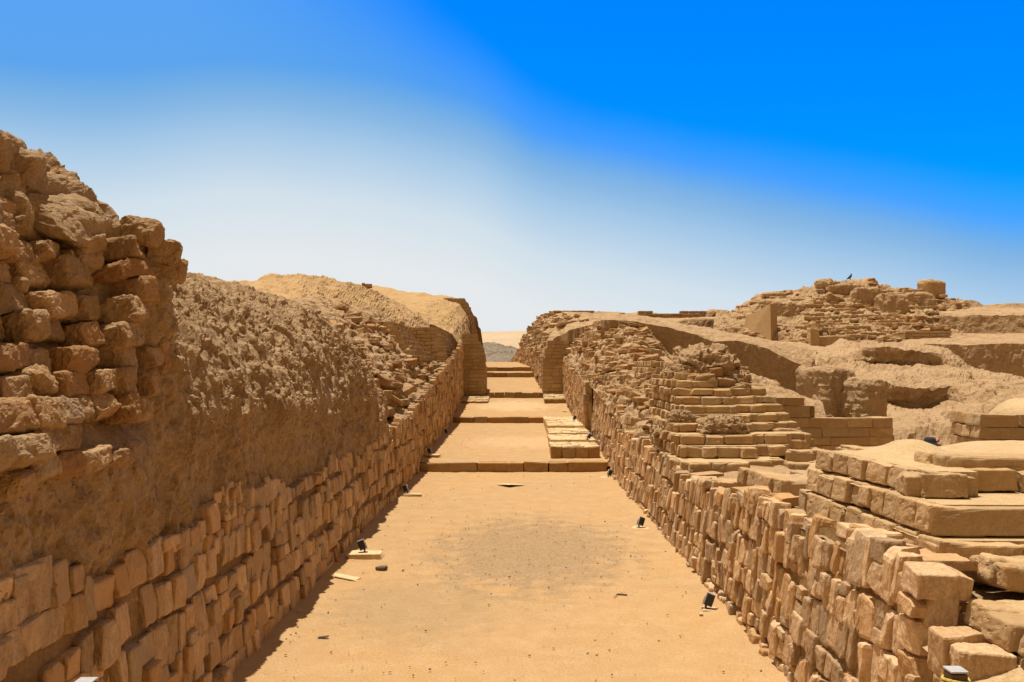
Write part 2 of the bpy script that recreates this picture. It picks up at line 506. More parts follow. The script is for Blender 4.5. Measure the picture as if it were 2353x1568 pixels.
def facing(path, zb, zt, wmix=(0.07, 0.17, 0.34), hmix=(0.22, 0.46), s0=0.0, s1=None, rough=1.0, proud=0.05, batter=0.0, bigp=0.4, near=13.5):
    """irregular upright slabs packed in rough courses against the plane of the path; zb / zt are functions of arc length"""
    mb = MB(); pth = Path(path); s1 = s1 or pth.len
    v = -0.08; ci = 0
    while v < 6:
        ch = RNG.uniform(*hmix); any_ = False
        s = s0 - RNG.random() * 0.2; ph = RNG.random() * 9
        while s < s1:
            wd = RNG.uniform(wmix[0], wmix[1]) if RNG.random() > bigp else RNG.uniform(wmix[1], wmix[2])
            sm = s + wd / 2
            wob = 0.06 * math.sin(sm * 0.9 + ph) + 0.03 * math.sin(sm * 2.7 + ph * 2)
            b = zb(sm) + v + (wob if ci else 0)
            top = zt(sm); h = ch * RNG.uniform(0.86, 1.1)
            rem = top - b
            if rem > 0.10:
                any_ = True
                if rem < h + 0.14: h = rem * RNG.uniform(0.85, 1.15)
                q, T, Nn, i = pth.at(sm)
                parts_ = [(b, h)]
                if h > 0.3 and RNG.random() < 0.24:
                    f = RNG.uniform(0.3, 0.7); parts_ = [(b, h * f - 0.01), (b + h * f, h * (1 - f))]
                for (bb, hh) in parts_:
                    dep = proud + abs(RNG.normal(0, 0.020)) + (RNG.uniform(0.02, 0.06) if RNG.random() < 0.10 else 0)
                    if RNG.random() < 0.05: dep = -0.02
                    off = batter * (bb + hh / 2 - zb(sm))
                    o = np.array([q[0] - Nn[0] * off, q[1] - Nn[1] * off, bb + hh / 2])
                    if q[1] < near:
                        dd = RNG.uniform(0.16, 0.26)
                        cc = o + np.array([Nn[0], Nn[1], 0]) * (dep - dd / 2)
                        R = rotm(RNG.normal(0, 0.05) - (0.11 if Nn[0] < -0.7 else 0.04), RNG.normal(0, 0.045) * rough, math.atan2(T[1], T[0]) + RNG.normal(0, 0.10) * rough)
                        rbox(mb, cc, (wd * 0.95, dd, hh * 0.965), R, 10, 0.014, 0.0, warp=0.10 * rough, chips=RNG.integers(1, 5), fn=stonerel)
                    else:
                        slab_stone(mb, o, T, Nn, wd * 0.95, hh * 0.97, dep, RNG.normal(0, 0.045) * rough, rough)
            s += wd
        v += ch * 0.97; ci += 1
        if not any_: break
    return mb

def backing(path, zb, zt, batter=0.0, step=0.25, nz_=10, inset=0.0, amp=0.03):
    pth = Path(path); n = max(2, int(pth.len / step))
    ss = np.linspace(0, pth.len, n + 1)
    G = np.zeros((n + 1, nz_ + 1, 3))
    for a, s in enumerate(ss):
        q, T, Nn, i = pth.at(s)
        z0, z1 = zb(s) - 0.2, zt(s) - 0.03
        for b in range(nz_ + 1):
            z = z0 + (z1 - z0) * b / nz_
            off = inset + batter * max(0, z - zb(s))
            G[a, b] = (q[0] - Nn[0] * off, q[1] - Nn[1] * off, z)
    displace(G, lambda p: amp * fbm(p, 0.4, 3, 4))
    mb = MB(); mb.grid(G)
    return mb

def brickrel(p):
    return 0.007 * fbm(p, 0.05, 3, 81) - 0.008 * sstep(0.25, 0.4, fbm(p, 0.07, 2, 83))

def course(mb, path, z, h, depth=0.42, lens=((0.4, 0.7),), n=3, r=0.025, amp=0.012, skip=0.0, jit=0.012, gap=0.012, clip=None, warp=0.03, chips=0):
    """one course of adobe bricks whose outer faces follow the path (outside on its right)"""
    pth = Path(path)
    for i in range(len(pth.p) - 1):
        a, b = pth.p[i], pth.p[i + 1]
        L = np.linalg.norm(b - a)
        if L < 0.02: continue
        T = (b - a) / L; Nn = np.array([T[1], -T[0]])
        lo, hi = lens[min(i, len(lens) - 1)]
        s = 0.0
        while s < L - 0.01:
            wd = RNG.uniform(lo, hi)
            if L - s - wd < lo * 0.6: wd = L - s
            if RNG.random() >= skip:
                c2 = a + T * (s + wd / 2) - Nn * (depth / 2 + RNG.normal(0, jit))
                if clip is None or clip(c2[0], c2[1], z):
                    R = rotm(RNG.normal(0, 0.012) - (0.13 if Nn[0] < -0.7 else 0.03), RNG.normal(0, 0.012), math.atan2(T[1], T[0]) + RNG.normal(0, 0.012))
                    rbox(mb, (c2[0], c2[1], z + h / 2), (max(0.03, wd - gap), depth, h * RNG.uniform(0.95, 1.0) - gap * 0.5), R, n, r, amp, 0.12, warp=warp, chips=(RNG.integers(0, chips + 1) if chips else 0), fn=(brickrel if n >= 8 else None))
            s += wd

def prism(mb, poly, z0, z1):
    k = len(poly)
    V = [(x, y, z0) for x, y in poly] + [(x, y, z1) for x, y in poly]
    fs = [tuple(range(k, 2 * k))] + [(i, (i + 1) % k, k + (i + 1) % k, k + i) for i in range(k)]
    mb.add(V, fs)

def gnormals(G):
    du = np.gradient(G, axis=0); dv = np.gradient(G, axis=1)
    n = np.cross(du, dv); l = np.linalg.norm(n, axis=2, keepdims=True); l[l == 0] = 1
    return n / l

def displace(G, fn, out=None, weight=None):
    """push a grid along its normals; out = a direction the normals should agree with"""
    n = gnormals(G)
    if out is not None:
        s = np.sign((n * np.asarray(out)).sum(2, keepdims=True)); s[s == 0] = 1; n = n * s
    d = fn(G.reshape(-1, 3)).reshape(G.shape[:2])
    if weight is not None: d = d * weight
    G += n * d[..., None]
    return G

def sheet(sections, Ys, cnt):
    """sections: (Y, [(X, z), ...]) profiles, blended along Y; cnt = samples per profile segment"""
    sy = np.array([s[0] for s in sections]); pr = np.array([s[1] for s in sections], float)
    k = pr.shape[1]
    t = np.concatenate([np.linspace(i, i + 1, c, endpoint=False) for i, c in enumerate(cnt)] + [[k - 1]])
    G = np.zeros((len(Ys), len(t), 3))
    for a, Y in enumerate(Ys):
        X = np.array([np.interp(Y, sy, pr[:, j, 0]) for j in range(k)]); Z = np.array([np.interp(Y, sy, pr[:, j, 1]) for j in range(k)])
        G[a, :, 0] = np.interp(t, np.arange(k), X); G[a, :, 2] = np.interp(t, np.arange(k), Z); G[a, :, 1] = Y
    return G

def blur(G, it=2, axis=1):
    for _ in range(it):
        if axis == 1: G[:, 1:-1] = 0.25 * G[:, :-2] + 0.5 * G[:, 1:-1] + 0.25 * G[:, 2:]
        else: G[1:-1] = 0.25 * G[:-2] + 0.5 * G[1:-1] + 0.25 * G[2:]
    return G

def loft(rows, nx, cnt, back=None):
    """rows of (x, y, depth) traced curves, near to far; back = (further, lower) closes the hidden far side"""
    R = []
    for row in rows:
        a = np.array([P(*q) for q in row]); x = np.array([q[0] for q in row], float)
        f = (x - x[0]) / (x[-1] - x[0]); t = np.linspace(0, 1, nx)
        R.append(np.stack([np.interp(t, f, a[:, i]) for i in range(3)], -1))
    if back is not None:
        for (dy, dz) in back:
            r = R[-1].copy(); r[:, 1] += dy; r[:, 2] -= dz; R.append(r)
        cnt = list(cnt) + [6] * len(back)
    out = []
    for i in range(len(R) - 1):
        c = cnt[i]
        for j in range(c):
            out.append(R[i] + (R[i + 1] - R[i]) * j / c)
    out.append(R[-1])
    return np.array(out)

def erode(p, a=1.0, b=1.0, c=1.0, seed=0, d=1.0):
    q = p * np.array([1, 1, 0.62])
    v = 0.10 * a * fbm(p, 1.5, 3, 1 + seed)
    v += 0.055 * b * fbm(q, 0.36, 4, 2 + seed, ridged=True)
    v += 0.065 * d * (sstep(0.0, 0.09, fbm(q, 0.62, 3, 7 + seed)) - 0.5)
    v += 0.020 * c * fbm(q, 0.085, 2, 3 + seed)
    return v

# ------------------------------------------------------------------ street and ground
XL, XR = -2.95, 2.76
def zs(Y):
    if Y < 25.4: return 0.0
    if Y < 38.6: return 0.27 + (Y - 25.4) / 13.2 * 0.29
    if Y < 46.5: return 0.80 + (Y - 38.6) / 7.9 * 0.58
    if Y < 54.6: return 1.66 + (Y - 46.5) / 8.1 * 0.73
    if Y < 57.0: return 2.66 + (Y - 54.6) * 0.04
    if Y < 71.0: return 3.0 + (Y - 57.0) / 14 * 0.41
    return 3.41 - (Y - 71) * 0.03
mb = MB()
for (y0, y1, xl, xr) in ((1.5, 25.4, -3.1, 2.95), (25.4, 38.6, -3.1, 2.95), (38.6, 46.5, -3.1, 2.9), (46.5, 54.6, -3.0, 2.0), (54.6, 57, -3, 2.0), (57, 92, -4.5, 2.0)):
    ny = max(3, int((y1 - y0) / 0.09)); nx = 60
    ys = np.linspace(y0, y1, ny); xs = np.linspace(xl, xr, nx)
    G = np.zeros((ny, nx, 3)); G[..., 0] = xs[None]; G[..., 1] = ys[:, None]
    for a, y in enumerate(ys): G[a, :, 2] = zs(min(y, y1 - 1e-4))
    pp = G.reshape(-1, 3)
    hgt = 0.020 * fbm(pp, 1.6, 2, 4) + 0.026 * np.abs(fbm(pp, 0.5, 3, 6)) + 0.011 * fbm(pp, 0.16, 2, 9)
    # sand drifted against the wall feet
    edge = np.minimum(np.abs(pp[:, 0] - XL), np.abs(pp[:, 0] - XR))
    hgt += 0.07 * np.exp(-edge / 0.16) * (0.6 + 0.8 * np.abs(fbm(pp, 0.8, 2, 3)))
    G[..., 2] += hgt.reshape(ny, nx)
    mb.grid(G)
street = mb.build('street', M['sand'], smooth=True); tag(street, kind='structure')

# one sheet to the horizon
xs = np.concatenate([np.linspace(-3000, -60, 12), np.linspace(-55, 55, 90), np.linspace(60, 3000, 12)])
ys = np.concatenate([np.linspace(-40, 0, 10), np.linspace(1, 130, 130), np.linspace(140, 3000, 14)])
G = np.zeros((len(ys), len(xs), 3)); G[..., 0] = xs[None]; G[..., 1] = ys[:, None]
zz = np.interp(ys, [0, 24, 58, 75, 110, 160, 3000], [-0.12, -0.12, 1.2, 1.4, 0.5, -6, -6])
G[..., 2] = zz[:, None] + 0.04 * fbm(G.reshape(-1, 3), 3.0, 3, 2).reshape(G.shape[:2])
G[..., 2] = np.where((np.abs(G[..., 0]) < 3.3) & (G[..., 1] < 95), np.minimum(G[..., 2], -0.15), G[..., 2])
mb = MB(); mb.grid(G); ground = mb.build('ground', M['hill'], smooth=True); tag(ground, kind='structure')

# far dunes seen through the gap at the end of the street
G = loft([[(-400, 850, 300), (1187, 850, 300), (2800, 850, 300)], [(-400, 800, 420), (900, 806, 420), (1130, 812, 420), (1187, 800, 430), (1230, 812, 420), (2800, 800, 420)],
          [(-400, 765, 900), (600, 768, 900), (1090, 763, 900), (1150, 762, 900), (1205, 760, 900), (1500, 764, 900), (2800, 775, 900)]], 160, [14, 30], back=[(300, 20)])
displace(G, lambda p: 1.6 * fbm(p, 60, 3, 3) + 0.5 * fbm(p, 14, 2, 4), out=(0, 0, 1))
mb = MB(); mb.grid(G); o = mb.build('hills', M['dune'], smooth=True); tag(o, kind='structure')
G = loft([[(1040, 850, 150), (1120, 852, 150), (1187, 852, 150), (1260, 850, 150)], [(1040, 825, 175), (1115, 822, 175), (1187, 828, 175), (1260, 825, 175)], [(1040, 806, 200), (1118, 801, 200), (1150, 803, 200), (1187, 814, 200), (1260, 812, 200)]], 90, [16, 16], back=[(60, 8)])
displace(G, lambda p: 1.9 * fbm(p, 7, 4, 8, ridged=True), out=(0, -0.5, 1))
mb = MB(); mb.grid(G); o = mb.build('rocky_hill', M['rock']); tag(o, kind='structure')

# ------------------------------------------------------------------ left side of the street
ZTL = [(3.5, 1.92), (4.9, 1.86), (6.45, 1.76), (8.4, 1.76), (10.5, 1.72), (13.2, 1.55), (18.8, 1.55), (24.4, 1.93), (31, 2.7), (38, 3.4), (45, 4.2), (46.6, 4.3)]
adobe_wall = empty('adobe_wall', 'massive eroded adobe wall rising on the left over upright sandstone slabs', 'wall', (-4, 10, 0))
LSEC = [
 (3.0, [(-3.12, 1.6), (-3.12, 2.3), (-3.10, 2.7), (-3.42, 3.1), (-3.76, 3.7), (-4.08, 4.3), (-4.8, 4.85), (-6.5, 5.15), (-13, 5.4)]),
 (6.4, [(-3.12, 1.6), (-3.12, 2.3), (-3.10, 2.7), (-3.26, 3.15), (-3.48, 3.75), (-3.70, 4.35), (-4.1, 4.92), (-5.5, 5.3), (-13, 5.4)]),
 (7.25, [(-3.12, 1.6), (-3.12, 2.3), (-3.10, 2.8), (-3.14, 3.3), (-3.2, 3.85), (-3.36, 4.38), (-3.95, 4.85), (-5.5, 5.3), (-13, 5.6)]),
 (7.6, [(-3.12, 1.6), (-3.12, 2.3), (-3.10, 2.8), (-3.13, 3.25), (-3.17, 3.75), (-3.30, 4.22), (-3.9, 4.6), (-5.5, 5.0), (-13, 5.5)]),
 (7.9, [(-3.12, 1.6), (-3.14, 2.3), (-3.10, 2.8), (-3.15, 3.2), (-3.22, 3.65), (-3.4, 4.0), (-3.95, 4.35), (-5.5, 4.8), (-13, 5.4)]),
 (8.6, [(-3.12, 1.6), (-3.14, 2.3), (-3.10, 2.75), (-3.18, 3.1), (-3.35, 3.5), (-3.6, 3.8), (-4.0, 4.08), (-5.5, 4.45), (-13, 5.1)]),
 (12, [(-3.12, 1.4), (-3.16, 2.15), (-3.13, 2.6), (-3.32, 3.1), (-3.6, 3.55), (-3.9, 3.9), (-4.4, 4.25), (-6, 4.65), (-13, 5.1)]),
 (15.5, [(-3.10, 1.3), (-3.15, 2.1), (-3.12, 2.65), (-3.22, 3.2), (-3.38, 3.7), (-3.7, 4.1), (-4.3, 4.4), (-6, 4.8), (-13, 5.2)]),
 (17.3, [(-3.10, 1.3), (-3.13, 2.0), (-3.10, 2.5), (-3.16, 2.95), (-3.3, 3.4), (-3.6, 3.75), (-4.2, 4.05), (-6, 4.5), (-13, 5.1)]),
 (18.8, [(-3.10, 1.3), (-3.05, 1.9), (-3.08, 2.3), (-3.12, 2.6), (-3.2, 2.9), (-3.45, 3.2), (-4.2, 3.5), (-6, 4.1), (-13, 5)]),
 (20.2, [(-3.10, 1.3), (-3.05, 1.7), (-3.08, 1.95), (-3.12, 2.15), (-3.2, 2.35), (-3.5, 2.6), (-4.3, 3.0), (-6, 3.8), (-13, 5)]),
 (20.7, [(-3.05, 1.4), (-3.2, 1.5), (-3.4, 1.6), (-3.6, 1.8), (-3.8, 2.0), (-4.1, 2.3), (-4.8, 2.8), (-6.2, 3.6), (-13, 5)]),
 (21.2, [(-3.3, 1.2), (-3.6, 1.3), (-3.8, 1.4), (-4.0, 1.5), (-4.2, 1.7), (-4.5, 2.0), (-5.2, 2.5), (-6.5, 3.3), (-13, 4.6)]),
]
Ys = np.concatenate([np.arange(3.6, 12, 0.022), np.arange(12, 21.21, 0.035)])
G = sheet(LSEC, Ys, [24, 26, 26, 28, 30, 32, 34, 16])
blur(G, 6, 1); blur(G, 4, 0)
zc = G[..., 2]
wgt = 0.8 + 0.2 * sstep(2.25, 3.0, zc + 0.22 * fbm(G.reshape(-1, 3), 0.9, 2, 21).reshape(zc.shape) + 0.05 * (G[..., 1] - 8))
zblk = sstep(7.55, 7.2, G[..., 1])
def near_left(p):
    q = p * np.array([1, 1.35, 0.55])
    v = 0.10 * fbm(p, 1.5, 3, 1) + 0.075 * fbm(q, 0.45, 3, 2, ridged=True)
    v += 0.065 * (sstep(0.0, 0.09, fbm(p * np.array([1, 1, 0.8]), 0.8, 3, 7)) - 0.5) + 0.024 * (sstep(0.05, 0.12, fbm(p * np.array([1, 1, 1.2]), 0.36, 3, 17)) - 0.5)
    # elongated flecks where rain has torn the plaster
    w_ = sstep(-0.25, 0.2, fbm(p, 0.9, 2, 51))
    v += 0.032 * w_ * fbm(p * np.array([1, 1.5, 0.5]), 0.13, 4, 31, ridged=True, gain=0.65)
    v += 0.010 * fbm(p * np.array([1, 1.4, 0.6]), 0.05, 2, 36)
    v += 0.040 * w_ * sstep(0.10, 0.22, fbm(p * np.array([1, 1.6, 0.55]), 0.12, 3, 44))
    v -= 0.035 * sstep(0.26, 0.40, fbm(p * np.array([1, 1.2, 0.8]), 0.13, 2, 47))
    v -= 0.020 * sstep(0.2, 0.34, fbm(p * np.array([1, 1.5, 0.6]), 0.055, 2, 49))
    return v
zblk = sstep(7.55, 7.2, G[..., 1])
displace(G, near_left, out=(1, 0, 0.5), weight=wgt * (1 - 0.65 * zblk * sstep(2.4, 2.6, zc) * sstep(4.7, 4.4, zc)))
G[..., 0] -= 0.16 * zblk * sstep(2.5, 2.75, zc) * sstep(4.5, 4.2, zc)      # the core lies behind the blocks
mb = MB(); mb.grid(G)
mb.build('mud_body', M['mud'], adobe_wall, smooth=False)
LG = sheet(LSEC, np.linspace(3, 21.2, 120), [12] * 8)
def left_x(Y, z):
    a = int(np.clip(np.searchsorted(LG[:, 0, 1], Y), 0, len(LG) - 1))
    return np.interp(z, LG[a, :, 2], LG[a, :, 0])
# big weathered adobe blocks stacked in courses at the near end
def blkrel(p):
    return 0.006 * fbm(p, 0.22, 3, 61, ridged=True) + 0.013 * fbm(p * np.array([1, 1.2, 0.8]), 0.05, 3, 63, ridged=True) + 0.012 * (sstep(0, 0.06, fbm(p, 0.16, 2, 65)) - 0.5)
mb = MB()
z = 2.42; k = 0
while z < 4.62:
    h = RNG.uniform(0.14, 0.23)
    Y = 3.6 + RNG.random() * 0.3
    yend = np.interp(z, [2.4, 2.8, 3.2, 3.8, 4.3, 4.7], [6.9, 7.5, 7.6, 7.35, 7.1, 6.8])
    while Y < yend:
        L = RNG.uniform(0.17, 0.44)
        if Y + L > yend + 0.12: break
        if RNG.random() > 0.10:
            x = left_x(Y + L / 2, z + h / 2)
            d = RNG.uniform(0.36, 0.5)
            pr = 0.03 + RNG.normal(0, 0.055)
            if z < 2.85 and Y < 6.7: pr += 0.10
            R = rotm(RNG.normal(0, 0.05), RNG.normal(-0.20, 0.10), RNG.normal(0, 0.07))
            rbox(mb, (x - d / 2 + pr, Y + L / 2, z + h / 2 + RNG.normal(0, 0.015)), (d, L * RNG.uniform(0.9, 1.02), h * RNG.uniform(0.88, 1.03)), R, 22, RNG.uniform(0.02, 0.04), 0.0, 0.25, seed=k, warp=0.09, fn=blkrel, chips=RNG.integers(3, 8))
            if RNG.random() < 0.16:
                rbox(mb, (x + 0.02, Y + L + 0.03, z + 0.06), (0.12, 0.1, 0.11), rotm(RNG.random(), RNG.random(), RNG.random()), 6, 0.04, 0.02, 0.08, octv=3)
        Y += L * 0.97 + RNG.uniform(0.0, 0.03); k += 1
    z += h * 0.97
mb.build('adobe_block_courses', M['mudblock'], adobe_wall, smooth=False)
# rounded mud cap lumps over the top of the blocks
mb = MB()
for i in range(30):
    Y = RNG.uniform(3.8, 6.9); z = RNG.uniform(4.3, 4.8)
    x = left_x(Y, z) - RNG.uniform(0.2, 0.45)
    rbox(mb, (x, Y, z), (RNG.uniform(0.5, 1.0), RNG.uniform(0.4, 0.8), RNG.uniform(0.2, 0.34)), rotm(RNG.normal(0, 0.15), RNG.normal(0.2, 0.15), RNG.normal(0, 0.3)), 22, 0.09, 0.03, 0.22, seed=i, warp=0.15, octv=2, fn=blkrel)
mb.build('mud_cap', M['mud'], adobe_wall)
LP = [(XL, 3.4), (XL, 20.8)]
zbL = lambda s: zs(3.4 + s) - 0.02
ztL = lambda s: fsample(ZTL, 3.4 + s) + 0.10 * math.sin(s * 1.3) + 0.06 * math.sin(s * 3.7)
facing(LP, zbL, ztL, (0.14, 0.22, 0.35), (0.23, 0.40), proud=0.035, batter=0.07, rough=0.8).build('stone_facing', M['stone'], adobe_wall)
backing(LP, zbL, lambda s: ztL(s) - 0.02, inset=0.01, batter=0.07).build('mud_mortar', M['mortar'], adobe_wall)

# three loose boulders balanced on the eroded end
for (x, y, Y, sz, lab, sd) in ((325, 534, 7.45, (0.34, 0.34, 0.21), 'flat topped adobe boulder topmost of the three at the edge of the tall left wall', 1),
                           (366, 578, 7.62, (0.30, 0.30, 0.20), 'middle one of three adobe boulders stepping down the edge of the tall left wall', 2),
                           (374, 618, 7.72, (0.34, 0.36, 0.23), 'lowest of the three adobe boulders with a layered split front on the left wall', 3)):
    mb = MB(); rbox(mb, P(x, y, Y), sz, rotm(0.05, 0.15, 0.3 * sd), 26, 0.07, 0.0, 0.12, t=(0.4, 0.3, 0.2), warp=0.08, chips=7, fn=blkrel)
    tag(mb.build('boulder', M['mudblock'], smooth=False), lab, 'boulder', 'boulders on the left wall')

# further left: broken brick terraces above the stone facing
ruin = empty('brick_ruin', 'broken stepped adobe brick ruin on the left with rubble slope, before the gateway', 'ruin', (-4, 33, 0))
S2 = [
 (20.4, [(-3.05, 1.4), (-3.3, 1.55), (-3.6, 1.7), (-3.9, 1.95), (-4.3, 2.4), (-5.2, 3.2), (-7, 4.1), (-14, 5)]),
 (24, [(-3.05, 1.8), (-3.35, 2.0), (-3.65, 2.45), (-3.95, 2.95), (-4.5, 3.5), (-5.5, 4.2), (-8, 4.9), (-14, 5.4)]),
 (30, [(-3.05, 2.5), (-3.3, 2.55), (-3.6, 2.95), (-3.95, 3.35), (-4.6, 3.95), (-5.6, 4.75), (-8, 5.4), (-14, 5.8)]),
 (36, [(-3.05, 2.9), (-3.3, 2.9), (-3.9, 3.1), (-4.6, 3.7), (-5.3, 4.4), (-6.2, 5.2), (-8, 5.9), (-14, 6.2)]),
 (46.6, [(-3.05, 3.6), (-3.4, 3.6), (-4.0, 3.8), (-4.8, 4.5), (-5.6, 5.2), (-6.5, 5.8), (-8, 6.4), (-14, 6.6)]),
]
Ys = np.arange(20.4, 46.6, 0.075)
G = sheet(S2, Ys, [8, 14, 16, 18, 20, 22, 20])
def rub(p):
    v = erode(p, 1.2, 1.5, 1.2, 3, 2.2)
    q = p.copy(); q[:, 2] += 0.1 * fbm(p, 1.1, 2, 5)
    v += 0.07 * (np.abs((q[:, 2] / 0.24) % 1.0 - 0.5) * 2 - 0.5)
    return v
displace(G, rub, out=(1, 0, 0.7))
mb = MB(); mb.grid(G); mb.build('rubble_slope', M['mud'], ruin)
mb = MB()
for i in range(190):
    a = RNG.integers(0, int(len(Ys) * 0.55)); b = RNG.integers(8, G.shape[1] - 30)
    p = G[a, b]; s = RNG.uniform(0.14, 0.42)
    rbox(mb, p + (0, 0, 0.03), (s, s * RNG.uniform(0.7, 1.5), s * RNG.uniform(0.35, 0.7)), rotm(RNG.normal(0, 0.25), RNG.normal(0.1, 0.25), RNG.random() * 6), 5, 0.04, 0.03, 0.12, warp=0.12)
tag(mb.build('rubble', M['mudblock'], ruin), kind='stuff')
mb = MB(); core = MB()
def tier(X, Yf, Yb, z, h, xleft, fl=(0.5, 0.9), sl=(0.13, 0.22), skip=0.0, n=3):
    course(mb, [(xleft, Yf), (X, Yf), (X, Yb)], z, h, 0.42, (fl, sl), n, 0.02, 0.012, skip=skip, jit=0.02)
    prism(core, [(xleft, Yf + 0.06), (X - 0.06, Yf + 0.06), (X - 0.06, Yb), (xleft, Yb)], z - 0.25, z + h - 0.02)
# stepped block nearest the gate
for k in range(11):
    tier(-3.12 - 0.055 * k, 39.0 + 0.16 * k, 46.4, 3.05 + 0.175 * k, 0.175, -5.4, skip=0.02)
# long benches stepping back up the slope
for k in range(8):
    tier(-3.75 - 0.20 * k, 31.5 + 0.55 * k, 45.5, 3.35 + 0.205 * k, 0.205, -6.4, skip=0.04)
# low broken benches at the wall top
for (X, Yf, Yb, z) in ((-3.15, 24.5, 29.0, 2.0), (-3.25, 27.5, 33, 2.38), (-3.3, 30.5, 37, 2.72), (-3.4, 33.0, 40, 3.0), (-3.7, 25.8, 30, 2.35)):
    tier(X, Yf, Yb, z, 0.2, X - 1.1, skip=0.08)
mb.build('brick_courses', M['brick'], ruin); core.build('brick_core', M['mortar'], ruin)
LP2 = [(XL, 20.8), (XL, 46.5)]
zbL2 = lambda s: zs(20.8 + s) - 0.02
ztL2 = lambda s: fsample(ZTL, 20.8 + s) + 0.06 * math.sin(s * 1.9)
facing(LP2, zbL2, ztL2, (0.09, 0.17, 0.30), (0.28, 0.46), proud=0.022).build('stone_facing', M['stone'], ruin)
backing(LP2, zbL2, ztL2, inset=0.01).build('mud_mortar', M['mortar'], ruin)

# gate piers
def pier(name, label, xl, xr_of_z, z0, z1, Yf, Yb, flip=False):
    e = empty(name, label, 'pier', ((xl + xr_of_z(z0)) / 2, Yf + 0.7, z0))
    mb = MB(); core = MB(); z = z0
    while z < z1 - 0.05:
        h = RNG.uniform(0.17, 0.24); x2 = xr_of_z(z + h / 2)
        a, b = min(xl, x2), max(xl, x2)
        pts = [(a, Yb), (a, Yf), (b, Yf), (b, Yb)]
        course(mb, pts, z, h, 0.3, ((0.3, 0.5), (0.3, 0.62), (0.3, 0.5)), 3, 0.012, 0.006, jit=0.006, gap=0.008, warp=0.02)
        prism(core, [(a + 0.03, Yf + 0.03), (b - 0.03, Yf + 0.03), (b - 0.03, Yb), (a + 0.03, Yb)], z - 0.02, z + h - 0.012)
        z += h
    mb.build('brick_courses', M['brick'], e); core.build('brick_core', M['mortar'], e)
    return e
pier('gate_pier', 'left adobe brick pier of the gateway with a stepped inner edge', -2.98, lambda z: np.interp(z, [1.5, 3.05, 3.1, 3.75, 3.8, 4.2, 4.25, 4.45, 4.5, 4.8], [-1.66, -1.66, -1.72, -1.74, -1.86, -1.86, -2.0, -2.02, -2.15, -2.16]), 1.5, 4.72, 46.5, 48.2)
pier('gate_pier', 'right adobe brick pier of the gateway with a broken corner at its foot', 2.86, lambda z: np.interp(z, [1.5, 3.55, 3.6, 4.0, 4.05, 4.6], [1.42, 1.42, 1.55, 1.55, 1.68, 1.7]), 1.5, 4.55, 46.5, 48.2)

# left mound beyond the gate
mound = empty('earth_mound', 'rounded earth mound with stepped brick edge behind the left gate pier', 'mound', (-6, 58, 0))
S3 = [
 (47.3, [(-3.0, 1.0), (-3.0, 1.2), (-3.15, 1.4), (-3.6, 1.6), (-4.6, 1.8), (-6, 2.0), (-9, 2.0), (-24, 2)]),
 (47.5, [(-3.0, 1.6), (-3.0, 3.0), (-3.15, 4.2), (-3.6, 4.9), (-4.6, 5.4), (-6, 5.8), (-9, 6.1), (-24, 6.2)]),
 (53, [(-2.85, 2.2), (-2.85, 4.0), (-2.95, 5.4), (-3.15, 6.3), (-3.6, 6.9), (-4.6, 7.2), (-8, 7.3), (-24, 7.2)]),
 (58, [(-2.85, 2.6), (-2.85, 4.4), (-2.95, 5.8), (-3.15, 6.7), (-3.7, 7.45), (-4.8, 7.75), (-8, 7.8), (-24, 7.6)]),
 (66, [(-2.9, 2.8), (-2.9, 4.2), (-3.1, 5.4), (-3.5, 6.4), (-4.3, 7.3), (-5.8, 7.9), (-9, 8.4), (-24, 8.2)]),
 (85, [(-3.6, 2.6), (-3.8, 3.4), (-4.5, 4.2), (-6, 5.2), (-8, 6.5), (-11, 7.8), (-16, 9.0), (-24, 8.6)]),
 (110, [(-8, -2), (-9, -1), (-10, 0), (-12, 1), (-14, 2), (-16, 3), (-20, 4), (-24, 4)]),
]
G = sheet(S3, np.arange(47.3, 110, 0.2), [10, 10, 12, 12, 14, 18, 20])
displace(G, lambda p: erode(p, 1.2, 1.3, 1.0, 6, 1.0), out=(1, 0, 0.7), weight=0.8)
mb = MB(); mb.grid(G); mb.build('mound_earth', M['hill'], mound)
mb = MB()
for k in range(19):
    zz_ = 3.6 + 0.2 * k
    X = np.interp(zz_, [3.6, 5.4, 6.3, 7.4], [-2.72, -2.80, -3.0, -3.4])
    course(mb, [(X - 1.3, 53.2 + 0.04 * k), (X, 53.2 + 0.04 * k), (X, 60)], zz_, 0.2, 0.4, ((0.4, 0.7), (0.2, 0.35)), 3, 0.02, 0.012, skip=0.06, jit=0.03)
mb.build('brick_courses', M['brick'], mound)

# sandy hills behind the left wall
G = loft([[(300, 760, 24), (560, 770, 25), (700, 780, 27), (860, 790, 36), (1000, 810, 46)],
          [(300, 690, 30), (560, 690, 31), (690, 680, 33), (850, 700, 40), (985, 740, 48)],
          [(300, 655, 34), (520, 650, 34), (600, 641, 35), (680, 633, 37), (720, 634, 38), (790, 648, 40), (850, 664, 43), (900, 690, 46), (960, 720, 49)]], 240, [16, 20], back=[(6, 0.4), (20, 4)])
displace(G, lambda p: 0.22 * fbm(p, 1.9, 4, 2) + 0.10 * fbm(p * np.array([1, 0.5, 1]), 0.7, 3, 12, ridged=True) + 0.05 * (sstep(0.1, 0.2, fbm(p, 0.5, 3, 15)) - 0.3), out=(0, 0, 1))
mb = MB(); mb.grid(G); tag(mb.build('sand_hill', M['hill']), kind='structure')
G = loft([[(700, 720, 70), (850, 730, 70), (1000, 740, 66), (1090, 760, 64)], [(700, 652, 84), (830, 655, 82), (870, 658, 80), (930, 670, 76), (1000, 681, 72), (1040, 684, 68), (1078, 704, 66)]], 140, [26], back=[(20, 1), (40, 8)])
